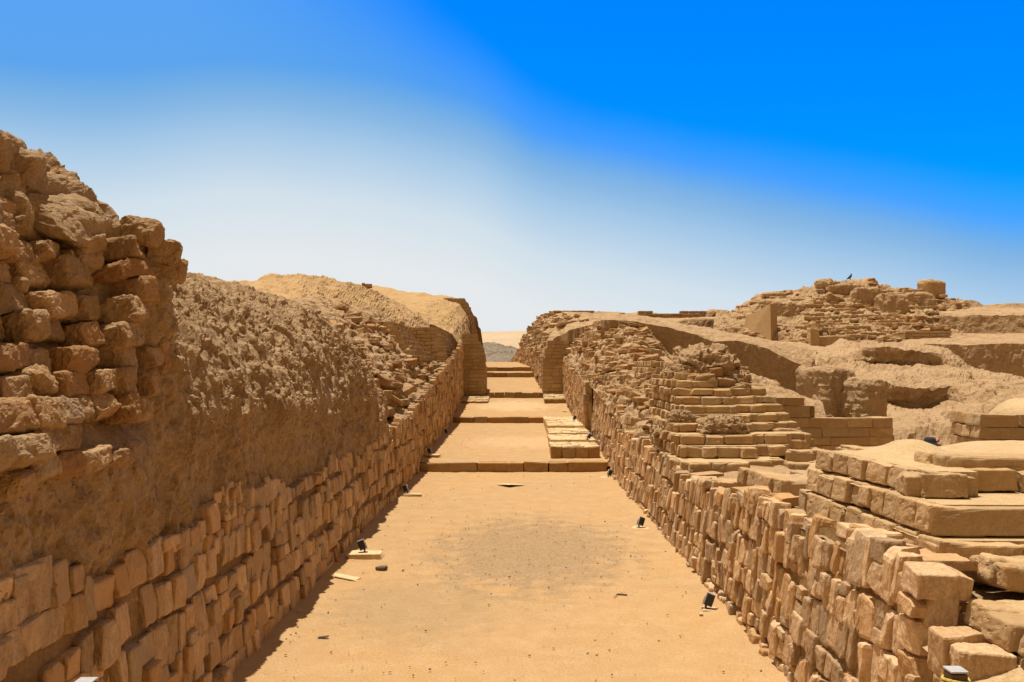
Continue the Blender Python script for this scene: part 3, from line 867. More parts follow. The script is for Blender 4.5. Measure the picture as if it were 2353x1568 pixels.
displace(G, lambda p: 0.30 * fbm(p, 3, 4, 2) + 0.12 * fbm(p * np.array([1, 0.5, 1]), 1.2, 3, 12, ridged=True), out=(0, 0, 1))
mb = MB(); mb.grid(G); tag(mb.build('sand_hill', M['hill']), kind='structure')
for (x, y, Y, lab) in ((835, 655, 80, 'smaller square stone block on the skyline of the far left hill'), (847, 657, 80, 'long low stone block on the skyline of the far left hill')):
    mb = MB(); rbox(mb, P(x, y, Y), (0.28 if x < 840 else 0.62, 0.4, 0.34), None, 6, 0.05, 0.03, 0.2, t=(0.3, 0.2, 0.2)); tag(mb.build('stone_block', M['mudblock']), lab, 'stone block')

# ------------------------------------------------------------------ right side of the street
ZTR = [(5.0, 1.70), (8.2, 1.70), (10.5, 1.58), (12.5, 1.42), (14.4, 1.26), (15.0, 1.38), (17.8, 1.36), (19.3, 1.44), (23.6, 1.32), (24.0, 1.9), (27.4, 2.05), (31.9, 2.55), (33, 2.6)]
rwall = empty('sandstone_wall', 'long low wall of upright sandstone slabs along the right edge of the sandy street', 'wall', (3.2, 15, 0))
RPT = [(2.80, 32.0), (2.76, 20), (2.76, 9.0), (2.79, 6.02), (3.9, 6.02)]
RPth = Path(RPT)
def ry(s):
    q = RPth.at(s)[0]
    return q[1]
zbR = lambda s: zs(min(ry(s), 31.9)) - 0.03 if ry(s) > 6.03 else 0.0
ztR = lambda s: (fsample(ZTR, ry(s)) + 0.05 * math.sin(s * 2.1) + 0.04 * math.sin(s * 5.3)) if RPth.at(s)[3] < 3 else 1.55
LEND = RPth.s[3] - 0.04
facing(RPT, zbR, ztR, (0.075, 0.145, 0.27), (0.22, 0.42), 0, LEND + 0.02, proud=0.03, batter=0.09).build('stone_facing', M['stone'], rwall)
backing(RPT, zbR, lambda s: ztR(s) - 0.04, inset=0.01, batter=0.09).build('mud_mortar', M['mortar'], rwall)
# capping slabs lying on top, and the long slabs whose ends make the near corner
mb = MB()
Y = 6.45
while Y < 16.5:
    L = RNG.uniform(0.2, 0.5)
    zt = fsample(ZTR, Y + L / 2)
    D = RNG.uniform(0.25, 0.5)
    if RNG.random() > 0.5:
        rbox(mb, (2.96 + D / 2 + RNG.uniform(-0.06, 0.06), Y + L / 2, zt - 0.02 + RNG.uniform(-0.02, 0.03)), (D, L * 0.95, RNG.uniform(0.07, 0.13)), rotm(RNG.normal(0, 0.06), RNG.normal(0, 0.06), RNG.normal(0, 0.12)), 5, 0.012, 0.016, 0.1, warp=0.16)
    Y += L
for (x0, x1, yf, z0, z1, ry_) in ((2.80, 3.19, 5.96, 1.565, 1.735, 0.05), (2.79, 3.13, 5.98, 1.42, 1.53, 0.03), (2.79, 3.02, 5.98, 1.16, 1.37, 0.02), (2.79, 3.10, 5.96, 0.90, 1.13, -0.02), (2.78, 3.08, 5.94, 0.62, 0.87, 0.03), (2.78, 3.1, 5.94, 0.30, 0.59, 0.0), (2.77, 3.1, 5.94, -0.02, 0.28, 0.0)):
    rbox(mb, ((x0 + x1) / 2, yf + 0.14, (z0 + z1) / 2), (x1 - x0, 0.28, z1 - z0), rotm(0.02, ry_, RNG.normal(0, 0.04)), 16, 0.012, 0, warp=0.07, chips=4, fn=stonerel)
mb.build('capping_slab', M['stone'], rwall)
# earth fill behind the wall
G = sheet([(5.5, [(2.95, 1.30), (3.3, 1.32), (4.2, 1.40), (6.5, 1.2), (9, 0.5)]), (8, [(2.9, 1.55), (3.2, 1.58), (4.2, 1.55), (6.5, 1.3), (9, 0.4)]), (10.5, [(2.9, 1.46), (3.2, 1.48), (4.2, 1.42), (6.5, 1.25), (9, 0.3)]),
           (14.5, [(2.9, 1.14), (3.2, 1.18), (4.2, 1.20), (6.0, 1.15), (9, 0.3)]), (18, [(2.9, 1.22), (3.3, 1.4), (4.2, 1.9), (6.0, 1.3), (9, 0.2)]), (23.6, [(2.9, 1.25), (3.3, 1.4), (4.2, 1.9), (6.0, 1.5), (9, 0.2)])],
          np.arange(5.5, 23.6, 0.08), [6, 14, 26, 24])
displace(G, lambda p: 0.05 * fbm(p, 0.8, 3, 4) + 0.03 * fbm(p, 0.2, 3, 5, ridged=True) + 0.012 * fbm(p, 0.06, 2, 6), out=(0, 0, 1))
mb = MB(); mb.grid(G); mb.build('earth_fill', M['mud'], rwall)
mb = MB()
for i in range(60):
    Y = RNG.uniform(8.5, 15); X = RNG.uniform(3.0, 4.6); s = RNG.uniform(0.05, 0.22)
    rbox(mb, (X, Y, np.interp(Y, [5.5, 8, 10.5, 14.5], [1.36, 1.57, 1.45, 1.19]) + 0.01), (s * 1.5, s, s * 0.4), rotm(RNG.normal(0, 0.1), RNG.normal(0, 0.1), RNG.random() * 6), 3, 0.01, 0.01, 0.1, warp=0.15)
tag(mb.build('rubble', M['stone'], rwall), kind='stuff')

# low row of large adobe bricks behind the wall
row = empty('brick_row', 'low single row of large adobe bricks on the fill between pyramid and near platform', 'brick row', (3.8, 12, 1.3))
mb = MB()
course(mb, [(3.38, 13.0), (3.52, 11.45), (4.15, 11.45), (4.15, 12.4), (5.3, 12.5)], 1.36, 0.27, 0.5, ((0.2, 0.34), (0.5, 0.64), (0.3, 0.4), (0.25, 0.4)), 8, 0.035, 0.018, jit=0.02)
course(mb, [(2.95, 13.6), (3.0, 13.2), (4.6, 13.1)], 1.24, 0.16, 0.5, ((0.3, 0.5), (0.5, 0.8)), 6, 0.03, 0.015, jit=0.02)
mb.build('brick_courses', M['brick'], row)

# near stepped platform
plat = empty('adobe_platform', 'wide stepped platform of smooth sandy adobe bricks with sand heap on its top, near right', 'platform', (4.2, 8, 1.4))
mb = MB(); core = MB()
def ledge(pts, z, h, lens, depth=0.5, n=12, r=0.02, amp=0.012, skip=0):
    course(mb, pts, z, h, depth, lens, n, r, amp, jit=0.018, gap=0.014, skip=skip, chips=2)
    poly = [tuple(p) for p in pts] + [(9, pts[-1][1]), (9, pts[0][1] - 0.12), (pts[0][0], pts[0][1] - 0.12)]
    prism(core, [(p[0] + 0.155 + RNG.normal(0, 0.008), p[1] + 0.14) for p in poly], z - 0.2, z + h + 0.005)
ledge([(3.13, 9.55), (3.26, 6.62), (3.95, 6.60), (3.95, 6.35), (6.0, 6.3)], 1.50, 0.30, ((0.24, 0.42), (0.95, 1.0), (0.3, 0.4), (0.9, 1.2)))
ledge([(3.18, 9.40), (3.33, 6.86), (6.2, 6.80)], 1.80, 0.245, ((0.22, 0.38), (0.9, 1.2)))
ledge([(3.26, 9.25), (3.46, 7.32), (3.86, 7.28), (3.90, 7.62), (6.4, 7.55)], 2.045, 0.215, ((0.26, 0.40), (0.42, 0.5), (0.3, 0.4), (0.5, 0.9)), n=12)
course(mb, [(3.84, 8.3), (3.90, 7.78), (6.4, 7.68)], 2.17, 0.19, 0.5, ((0.3, 0.5), (0.9, 1.2)), 10, 0.04, 0.02)
course(mb, [(3.62, 9.6), (3.64, 9.2), (4.3, 9.25)], 2.20, 0.08, 0.5, ((0.3, 0.5), (0.5, 0.7)), 8, 0.03, 0.02)
# sand drifts lying on the ledges
mb.build('brick_courses', M['brick'], plat); core.build('sand_fill', M['dust'], plat)
mb = MB()
def drift(pts_out, pts_in, z0, z1, n=70, m=8):
    a, b = Path(pts_out), Path(pts_in); G = np.zeros((n, m, 3))
    for i in range(n):
        qa, qb = a.at(a.len * i / (n - 1))[0], b.at(b.len * i / (n - 1))[0]
        hgt = 0.45 * z1 * (0.35 + 1.1 * abs(math.sin(i * 0.21 + z0 * 9)) * abs(math.sin(i * 0.083)))
        for j in range(m):
            f = j / (m - 1); q = qa + (qb - qa) * f
            G[i, j] = (q[0], q[1], z0 - 0.012 + hgt * f ** 1.6)
    displace(G, lambda p: 0.012 * fbm(p, 0.12, 3, 12), out=(0, 0, 1)); mb.grid(G)
drift([(3.16, 9.5), (3.28, 6.66)], [(3.26, 9.4), (3.40, 6.93)], 1.80, 0.09)
drift([(3.21, 9.35), (3.35, 6.90)], [(3.33, 9.2), (3.52, 7.38)], 2.045, 0.08)
mb.build('sand_drift', M['dust'], plat, smooth=True)
nx_, ny_ = 90, 60
G = np.zeros((ny_, nx_, 3)); G[..., 0] = np.linspace(3.45, 7.5, nx_)[None]; G[..., 1] = np.linspace(7.45, 10.4, ny_)[:, None]
hx, hy = G[..., 0], G[..., 1]
G[..., 2] = 2.262 + 0.10 * np.exp(-((hx - 4.12) / 0.33) ** 2 - ((hy - 8.9) / 0.5) ** 2) + 0.06 * np.exp(-((hx - 4.12) / 0.2) ** 4 - ((hy - 8.9) / 0.3) ** 4) + 0.10 * sstep(4.4, 5.2, hx) - 0.4 * sstep(7.95, 7.75, hy) * sstep(3.8, 3.88, hx) - 0.25 * sstep(9.4, 10.2, hy) - 0.18 * sstep(3.62, 3.45, hx)
G[..., 2] += (0.02 * fbm(G.reshape(-1, 3), 0.7, 3, 4) + 0.010 * fbm(G.reshape(-1, 3), 0.16, 3, 6)).reshape(hx.shape)
mb = MB(); mb.grid(G); mb.build('sand_heap', M['dust'], plat, smooth=True)

# near steps in the right corner
steps = empty('adobe_steps', 'worn pale steps in the lower right corner of the view, beside the wall end', 'steps', (3.2, 5.4, 0.8))
mb = MB()
for (x0, x1, y0, y1, z0, z1, rz) in ((2.79, 3.14, 5.56, 5.80, 1.14, 1.42, 0.04), (2.80, 3.13, 5.36, 5.56, 1.15, 1.385, -0.10), (2.84, 3.40, 4.85, 5.13, 1.05, 1.29, -0.06), (2.79, 2.98, 5.50, 5.72, 0.80, 1.13, 0.05), (2.80, 3.1, 5.2, 5.5, 0.80, 1.14, 0.0), (2.82, 3.1, 4.9, 5.4, 0.4, 0.82, 0.0), (2.82, 3.1, 4.9, 5.8, -0.02, 0.42, 0.0), (2.60, 2.78, 5.30, 5.45, 0.3, 0.7, 0.2), (2.63, 2.80, 5.1, 5.25, 0.05, 0.75, 0.1), (3.15, 3.5, 5.10, 5.3, 1.14, 1.36, 0.3)):
    rbox(mb, ((x0 + x1) / 2, (y0 + y1) / 2, (z0 + z1) / 2), (x1 - x0, y1 - y0, z1 - z0), rotm(0.02, 0.02, rz), 18, 0.014, 0, warp=0.06, chips=4, fn=stonerel)
mb.build('step_blocks', M['stone'], steps)
mb = MB()
course(mb, [(3.10, 6.0), (3.12, 4.5)], 1.34, 0.205, 0.5, ((0.2, 0.36),), 14, 0.03, 0.02, jit=0.02, gap=0.02, warp=0.06)
course(mb, [(3.14, 5.9), (3.16, 4.5)], 1.08, 0.26, 0.5, ((0.2, 0.36),), 10, 0.03, 0.02, jit=0.01, gap=0.01)
course(mb, [(3.48, 6.5), (3.49, 6.08), (4.6, 6.04)], 1.545, 0.20, 0.5, ((0.2, 0.3), (0.5, 0.8)), 14, 0.04, 0.025, jit=0.02, warp=0.07)
mb.build('brick_courses', M['brick'], steps)
G = sheet([(4.3, [(3.26, 1.48), (3.4, 1.51), (3.8, 1.54), (6, 1.56)]), (5.9, [(3.26, 1.49), (3.4, 1.53), (3.8, 1.56), (6, 1.58)]), (6.5, [(3.26, 1.49), (3.4, 1.53), (3.8, 1.58), (6, 1.58)])], np.arange(4.3, 6.06, 0.03), [8, 14, 30])
displace(G, lambda p: 0.03 * fbm(p, 0.5, 4, 9) + 0.012 * fbm(p, 0.10, 3, 4), out=(0, 0, 1))
mb = MB(); mb.grid(G)
G = sheet([(4.6, [(2.8, 1.16), (2.95, 1.22), (3.1, 1.30), (3.2, 1.36)]), (5.3, [(2.8, 1.28), (2.95, 1.32), (3.1, 1.38), (3.2, 1.42)]), (5.9, [(2.8, 1.34), (2.95, 1.39), (3.1, 1.44), (3.2, 1.5)])], np.arange(4.6, 5.9, 0.03), [8, 8, 6])
displace(G, lambda p: 0.02 * fbm(p, 0.3, 4, 9), out=(0, 0, 1)); G[..., 2] -= 0.09
mb.grid(G)
mb.build('loose_earth', M['dust'], steps)

# stepped adobe pyramid
pyr = empty('stepped_pyramid', 'stepped adobe brick pyramid with rounded mud top behind the right sandstone wall', 'pyramid', (4.2, 17, 1.2))
mb = MB(); core = MB()
zc = 1.22
PC = [ # z0, h, xcorner, yfront, xright, y back of the left side
 (1.24, 0.22, 2.90, 15.05, 4.55, 17.0), (1.46, 0.22, 3.02, 15.75, 5.15, 18.2), (1.68, 0.19, 2.96, 16.05, 5.28, 18.6), (1.87, 0.17, 3.04, 16.6, 5.25, 19.2), (2.04, 0.165, 3.16, 16.9, 5.22, 20.0),
 (2.205, 0.165, 3.24, 17.15, 5.15, 20.3), (2.37, 0.165, 3.26, 17.45, 5.1, 20.5), (2.535, 0.165, 3.22, 17.65, 4.95, 20.3), (2.70, 0.165, 3.22, 17.85, 4.85, 20.0), (2.865, 0.16, 3.36, 18.1, 4.6, 19.8), (3.025, 0.15, 3.5, 18.4, 4.5, 19.6)]
for i, (z0, h, xc, yf, xr_, yb) in enumerate(PC):
    xr_ += 0.42 if i < 8 else 0.2
    a = xc + (xr_ - xc) * RNG.uniform(0.50, 0.60); st = RNG.uniform(0.18, 0.34)
    b = a + (xr_ - a) * RNG.uniform(0.45, 0.6)
    pts = [(xc - 0.02 - 0.05 * RNG.random(), yb), (xc, yf + 0.05), (xc + 0.12, yf), (a, yf + 0.02), (a, yf + st), (b, yf + st + 0.02), (b, yf + st * 2), (xr_, yf + st * 2 + 0.05), (xr_, yb + 1.5)]
    course(mb, pts, z0, h, 0.44, ((0.12, 0.20), (0.12, 0.14), (0.24, 0.50), (0.3, 0.4), (0.26, 0.42), (0.3, 0.4), (0.26, 0.42), (0.3, 0.5)), 6, 0.03, 0.018, jit=0.05, gap=0.018, skip=0.07, warp=0.06, chips=2)
    prism(core, [(p[0] + (0.07 if j < 7 else -0.07), p[1] + 0.09) for j, p in enumerate(pts)], z0 - 0.12, z0 + h + 0.004)
# lower wide benches running out to the right
for (z0, h, x0, x1, yf) in ((1.00, 0.21, 4.6, 6.1, 14.9), (1.20, 0.20, 4.9, 5.95, 15.4), (1.38, 0.20, 5.1, 5.9, 15.9), (1.56, 0.19, 5.2, 5.8, 16.4), (1.74, 0.18, 5.2, 5.75, 16.9)):
    pts = [(x0, yf + 1.0), (x0, yf), (x0 + (x1 - x0) * 0.5, yf), (x0 + (x1 - x0) * 0.5, yf + 0.25), (x1, yf + 0.27), (x1, yf + 3)]
    course(mb, pts, z0, h, 0.44, ((0.2, 0.3), (0.34, 0.5), (0.3, 0.3), (0.3, 0.42), (0.3, 0.5)), 6, 0.02, 0.012, gap=0.012)
    prism(core, [(p[0] + (0.07 if j < 4 else -0.07), p[1] + 0.09) for j, p in enumerate(pts)], z0 - 0.3, z0 + h - 0.015)
mb.build('brick_courses', M['brick'], pyr); core.build('sand_fill', M['dust'], pyr)
def lump(mb, c, sz, n=22, amp=0.06, sc=0.22, rz=0.0, r=None, seed=0, warp=0.1):
    k = min(sz)
    def relief(p):
        q = p * np.array([1, 1, 1.5])
        return k * (0.16 * fbm(p, k * 0.8, 3, seed) + 0.10 * (sstep(0, 0.08, fbm(q, k * 0.35, 3, seed + 3)) - 0.5) + 0.08 * fbm(q, k * 0.25, 4, seed + 5, ridged=True) + 0.03 * fbm(p, k * 0.08, 2, seed + 6))
    rbox(mb, c, sz, rotm(0, 0, rz), int(n * 1.3), r if r else min(sz) * 0.40, 0, sc, seed=seed, warp=warp, fn=relief)
mb = MB()
lump(mb, (4.10, 19.1, 2.98), (1.35, 1.7, 1.0), 44, 0.16, 0.5, seed=4)
lump(mb, (4.62, 19.0, 2.75), (0.8, 1.3, 0.9), 34, 0.14, 0.4, seed=8)
lump(mb, (3.72, 18.7, 2.95), (0.7, 0.9, 0.55), 30, 0.10, 0.3, seed=5)
lump(mb, (3.95, 16.62, 1.98), (0.85, 0.8, 0.36), 34, 0.07, 0.22, seed=6)
lump(mb, (4.30, 16.5, 1.86), (0.4, 0.5, 0.45), 28, 0.06, 0.2, seed=7)
lump(mb, (3.02, 17.6, 1.74), (0.4, 0.8, 0.4), 28, 0.07, 0.2, seed=9)
lump(mb, (3.28, 17.15, 2.12), (0.4, 0.5, 0.28), 24, 0.06, 0.2, seed=10)
mb.build('mud_fill', M['mud'], pyr)
mb = MB()
for i in range(95):
    X = RNG.uniform(3.4, 5.0); Yy = RNG.uniform(18.0, 19.2); zz_ = np.interp(Yy, [18, 19.2], [2.95, 3.5]) - 0.5 * abs(X - 4.1) + RNG.uniform(-0.15, 0.06)
    s = RNG.uniform(0.14, 0.34)
    rbox(mb, (X, Yy, zz_), (s * 1.2, s, s * 0.6), rotm(RNG.normal(0, 0.15), RNG.normal(0, 0.15), RNG.normal(0, 0.4)), 6, 0.04, 0.03, 0.12, warp=0.1, octv=3)
tag(mb.build('rubble', M['mudblock'], pyr), kind='stuff')

# stepped brick ruin between the pyramid and the gate
rr = empty('brick_ruin', 'stepped adobe brick ruin with rubble mound on the right, between gate and pyramid', 'ruin', (4, 32, 1.5))
RS = [
 (21.2, [(2.95, 0.9), (3.1, 0.9), (3.5, 0.9), (4.2, 0.9), (5.2, 0.9), (7.0, 0.6), (9, 0.3)]),
 (21.5, [(2.95, 1.2), (3.1, 1.5), (3.5, 1.8), (4.2, 2.2), (5.2, 1.9), (7.0, 1.0), (9, 0.3)]),
 (24.0, [(2.95, 1.6), (3.2, 2.0), (3.7, 2.5), (4.5, 2.75), (5.4, 2.4), (7.0, 1.3), (9, 0.4)]),
 (30, [(2.85, 2.2), (3.1, 2.5), (3.6, 2.9), (4.4, 3.35), (5.2, 3.1), (6.5, 1.9), (9, 0.6)]),
 (35, [(2.7, 2.6), (3.0, 3.1), (3.6, 3.9), (4.5, 4.6), (5.4, 4.35), (6.8, 2.7), (9, 1)]),
 (39, [(2.7, 3.0), (3.05, 3.6), (3.7, 4.5), (4.7, 5.25), (5.8, 4.9), (7.5, 3.4), (10, 1.6)]),
 (47, [(2.7, 3.4), (3.1, 4.2), (3.8, 4.9), (4.9, 5.5), (6.5, 5.6), (9, 5.0), (12, 3.8)]),
 (56, [(2.7, 3.4), (3.2, 4.2), (4.2, 5.2), (5.6, 6.0), (7.5, 6.2), (10, 5.6), (13, 4.5)]),
]
Ys = np.arange(21.2, 56, 0.085)
G = sheet(RS, Ys, [8, 12, 18, 20, 20, 14])
displace(G, rub, out=(-0.4, -0.3, 0.8), weight=0.85)
mb = MB(); mb.grid(G); mb.build('rubble_mound', M['mud'], rr)
mb = MB()
for i in range(330):
    a = RNG.integers(4, len(Ys) - 90); b = RNG.integers(8, 62)
    p = G[a, b]; s = RNG.uniform(0.16, 0.42)
    rbox(mb, p + (0, 0, 0.04), (s * RNG.uniform(1, 1.6), s, s * RNG.uniform(0.35, 0.6)), rotm(RNG.normal(0, 0.15), RNG.normal(0.0, 0.15), RNG.normal(0, 0.6)), 5, 0.04, 0.03, 0.12, warp=0.1)
for i in range(120):
    a = RNG.integers(len(Ys) - 150, len(Ys) - 4); b = RNG.integers(6, 70)
    p = G[a, b]; s = RNG.uniform(0.2, 0.5)
    rbox(mb, p + (0, 0, 0.03), (s * RNG.uniform(1, 1.6), s, s * RNG.uniform(0.4, 0.7)), rotm(RNG.normal(0, 0.15), RNG.normal(0.0, 0.15), RNG.normal(0, 0.6)), 4, 0.03, 0.03, 0.12, warp=0.1)
tag(mb.build('rubble', M['mudblock'], rr), kind='stuff')
mb = MB()
for i in range(110):
    a_ = RNG.integers(20, len(Ys) - 130); b_ = RNG.integers(10, 56); zc_ = G[a_, b_, 2]
    for k in range(RNG.integers(3, 9)):
        ai = a_ + k * 3
        if ai >= len(Ys) - 4: break
        j_ = int(np.argmin(np.abs(G[ai, :60, 2] - zc_))); p = G[ai, j_]
        rbox(mb, (p[0] + 0.04, p[1], zc_), (0.34, 0.24, 0.16), rotm(RNG.normal(0, 0.05), RNG.normal(0, 0.05), RNG.normal(0, 0.12)), 4, 0.025, 0.02, 0.12, warp=0.06)
tag(mb.build('loose_courses', M['brick'], rr), kind='stuff')
mb = MB(); core = MB()
def rtier(X, Yf, Yb, z, h, xright, fl=(0.4, 0.85), sl=(0.14, 0.24), skip=0.0, n=4):
    course(mb, [(X, Yb), (X, Yf), (xright, Yf + RNG.uniform(-0.05, 0.1))], z, h, 0.46, (sl, fl), n, 0.022, 0.014, skip=skip, jit=0.025)
    prism(core, [(X + 0.07, Yb), (X + 0.07, Yf + 0.08), (xright, Yf + 0.1), (xright, Yb)], z - 0.2, z + h - 0.02)
# far stack by the gate
for k in range(11):
    rtier(2.66 + 0.075 * k, 34.0 + 0.42 * k, 46, 2.55 + 0.185 * k, 0.185, 4.3 + 0.02 * k, skip=0.05)
for k in range(5):
    rtier(2.72 + 0.10 * k, 32.3 + 0.25 * k, 38, 2.35 + 0.17 * k, 0.17, 4.2, skip=0.08)
for k in range(4):
    rtier(2.86 + 0.12 * k, 28.2 + 0.5 * k, 33, 2.1 + 0.17 * k, 0.17, 4.3, skip=0.12)
# near curved stack: courses that turn from the street face to the front in small steps
for k in range(9):
    X = 2.92 + 0.13 * k; Yf = 21.0 + 0.42 * k; z = 1.62 + 0.185 * k
    pts = [(X, 29)] if k > 1 else [(X, 26)]
    xq, yq = X, 25.6 - 0.05 * k
    pts.append((xq, yq))
    for j in range(5):
        yq2 = yq - (yq - Yf) / 5.0
        yq = yq2 if j < 4 else Yf
        xn = xq + 0.24 + 0.05 * j
        pts.append((xq, yq + 0.0)); pts.append((xn, yq)); xq = xn
        yq = yq - (0.0)
    course(mb, pts, z, 0.185, 0.5, ((0.13, 0.22),), 4, 0.022, 0.014, skip=0.03, jit=0.02)
    prism(core, [(p[0] + 0.09, p[1] + 0.1) for p in pts] + [(xq + 0.5, 29)], z - 0.25, z + 0.187)
# small round bastion of two courses at the wall edge
for k in range(2):
    c = (3.45, 22.9); R_ = 0.62 - 0.05 * k
    pts = [(c[0] + R_ * math.cos(a), c[1] - R_ * math.sin(a)) for a in np.linspace(math.pi * 0.95, math.pi * 0.1, 12)]
    pts = [(c[0] - R_ * math.cos(a), c[1] - R_ * math.sin(a)) for a in np.linspace(0, math.pi * 0.9, 12)]
    course(mb, pts, 1.34 + 0.23 * k, 0.23, 0.4, ((0.11, 0.15),), 5, 0.02, 0.012, jit=0.012)
    prism(core, [(c[0] + (p[0] - c[0]) * 0.88, c[1] + (p[1] - c[1]) * 0.88) for p in pts], 1.1, 1.34 + 0.23 * (k + 1) - 0.01)
mb.build('brick_courses', M['brick'], rr); core.build('sand_fill', M['dust'], rr)
FP = [(2.60, 46.5), (2.60, 32.02), (2.82, 32.02)]
FPth = Path(FP)
fzb = lambda s: zs(max(32, 46.4 - s)) - 0.02 if s < 14.5 else zs(32) - 0.05
fzt = lambda s: np.interp(s, [0, 6, 12, 14.5], [3.6, 3.0, 2.6, 2.55]) + 0.04 * math.sin(s * 3)
facing(FP, fzb, fzt, (0.09, 0.17, 0.30), (0.26, 0.44), s1=14.46, proud=0.022).build('stone_facing', M['stone'], rr)
backing(FP, fzb, lambda s: fzt(s) + 0.03, inset=-0.02).build('mud_mortar', M['brick'], rr)

# mound on the right beyond the gate
fm = empty('earth_mound', 'sloping mound faced with stone beyond the right gate pier', 'mound', (3, 60, 0))
S5 = [
 (47.0, [(1.5, 1.0), (1.52, 1.2), (1.75, 1.4), (2.2, 1.6), (3.0, 1.8), (4.5, 2.0), (9, 2)]),
 (47.2, [(1.5, 1.6), (1.52, 3.4), (1.75, 4.2), (2.2, 4.7), (3.0, 5.1), (4.5, 5.5), (9, 5.6)]),
 (54, [(1.25, 2.2), (1.3, 3.9), (1.45, 4.7), (1.75, 5.4), (2.3, 6.0), (3.4, 6.4), (10, 6.2)]),
 (60, [(0.95, 2.8), (1.0, 4.3), (1.1, 5.1), (1.35, 5.9), (1.8, 6.5), (2.8, 6.95), (11, 6.7)]),
 (68, [(0.35, 3.2), (0.42, 4.3), (0.58, 4.9), (0.85, 5.5), (1.3, 6.0), (2.4, 6.6), (11, 6.7)]),
 (78, [(-0.25, 3.2), (-0.18, 3.8), (-0.1, 4.1), (0.1, 4.4), (0.6, 4.9), (2, 5.4), (11, 6)]),
 (88, [(-0.85, 2.9), (-0.8, 3.2), (-0.7, 3.35), (-0.4, 3.5), (0.2, 3.7), (2, 4), (11, 4)]),
]
G = sheet(S5, np.arange(47.0, 88, 0.15), [18, 14, 14, 14, 16, 20])
displace(G, rub, out=(-1, 0, 0.6), weight=0.6)
mb = MB(); mb.grid(G); mb.build('mound_earth', M['mud'], fm)
FQ = [(-0.85, 87), (-0.25, 78), (0.33, 68), (0.92, 60), (1.22, 54), (1.45, 48.2)]
FQp = Path(FQ)
facing(FQ, lambda s: zs(FQp.at(s)[0][1]) - 0.05, lambda s: zs(FQp.at(s)[0][1]) + np.interp(FQp.at(s)[0][1], [48, 60, 70, 80, 87], [1.3, 1.3, 1.1, 0.55, 0.2]), (0.1, 0.2, 0.36), (0.3, 0.46), proud=0.05).build('stone_facing', M['stone'], fm)
mb = MB()
for k in range(15):
    z = 3.9 + 0.19 * k; yb = np.interp(z, [3.9, 5, 6.6], [76, 70, 63])
    pts = []
    for Y in np.linspace(yb, 50 + 0.55 * k, 14):
        a = int(np.argmin(np.abs(np.arange(47.0, 88, 0.15) - Y)))
        pts.append((np.interp(z, G[a, :70, 2], G[a, :70, 0]) - 0.02, Y))
    course(mb, pts, z, 0.19, 0.4, ((0.3, 0.5),), 3, 0.03, 0.02, skip=0.40, jit=0.06)
for i in range(150):
    a = RNG.integers(6, int(len(G) * 0.6)); b = RNG.integers(20, 76); p = G[a, b]; s_ = RNG.uniform(0.2, 0.5)
    rbox(mb, p + (0, 0, 0.02), (s_ * RNG.uniform(1, 1.6), s_, s_ * RNG.uniform(0.4, 0.6)), rotm(RNG.normal(0, 0.15), RNG.normal(0.0, 0.15), RNG.normal(0, 0.5)), 4, 0.03, 0.03, 0.12, warp=0.1)
tag(mb.build('rubble', M['brick'], fm), kind='stuff')

# ------------------------------------------------------------------ kerbs, landings and stairs in the street
def kerb(label, x0, x1, Y, z0, z1, lens=(0.5, 1.1), depth=0.34, cat='step'):
    mb = MB(); x = x0
    while x < x1 - 0.05:
        L = RNG.uniform(*lens)
        if x1 - x - L < lens[0] * 0.6: L = x1 - x
        h = z1 - z0 + 0.12
        rbox(mb, (x + L / 2, Y + depth / 2 + RNG.normal(0, 0.012), z1 - h / 2 + RNG.normal(0, 0.012)), (L - 0.012, depth, h), rotm(RNG.normal(0, 0.03), RNG.normal(0, 0.012), RNG.normal(0, 0.02)), 10, 0.022, 0.022, 0.2, warp=0.05, octv=3)
        x += L
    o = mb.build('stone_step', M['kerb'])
    return tag(o, label, cat, 'stone steps across the street')
kerb('low stone step crossing the whole street, nearest of all, below the paved stairs', -2.95, 2.72, 25.35, 0.0, 0.285)
kerb('stone step running from the left wall to the top of the paved stairs', -2.95, 1.26, 38.5, 0.58, 0.83)
kerb('dark stone step between the two gate piers', -1.52, 1.44, 46.4, 1.37, 1.68, (0.3, 0.7))
kerb('lower of the two steps seen through the gate', -2.9, 1.30, 54.5, 2.38, 2.68)
kerb('upper of the two steps seen through the gate', -2.9, 1.12, 56.9, 2.74, 3.02)

def pave(mb, x0, x1, y0, y1, zf, th=0.09):
    y = y0
    while y < y1 - 0.03:
        d = min(RNG.uniform(0.16, 0.34), y1 - y)
        x = x0 - RNG.random() * 0.2
        while x < x1 - 0.02:
            L = RNG.uniform(0.25, 0.8)
            a, b = max(x, x0), min(x + L, x1)
            if b - a > 0.05:
                xm, ym = (a + b) / 2, y + d / 2
                rbox(mb, (xm, ym + RNG.normal(0, 0.012), zf(ym) - th / 2 + RNG.normal(0, 0.008)), (b - a - 0.015, d - 0.012, th), rotm(RNG.normal(0, 0.02), RNG.normal(0, 0.02), RNG.normal(0, 0.04)), 5, 0.018, 0.012, 0.12, warp=0.08)
            x += L
        y += d
def block_row(mb, x0, x1, Y, z0, z1, lens, depth=0.3):
    x = x0
    while x < x1 - 0.05:
        L = RNG.uniform(*lens)
        if x1 - x - L < lens[0] * 0.6: L = x1 - x
        rbox(mb, (x + L / 2, Y + depth / 2 + RNG.normal(0, 0.01), (z0 + z1) / 2), (L - 0.015, depth, z1 - z0), rotm(RNG.normal(0, 0.02), 0, RNG.normal(0, 0.02)), 8, 0.02, 0.018, 0.18, warp=0.05, octv=3)
        x += L
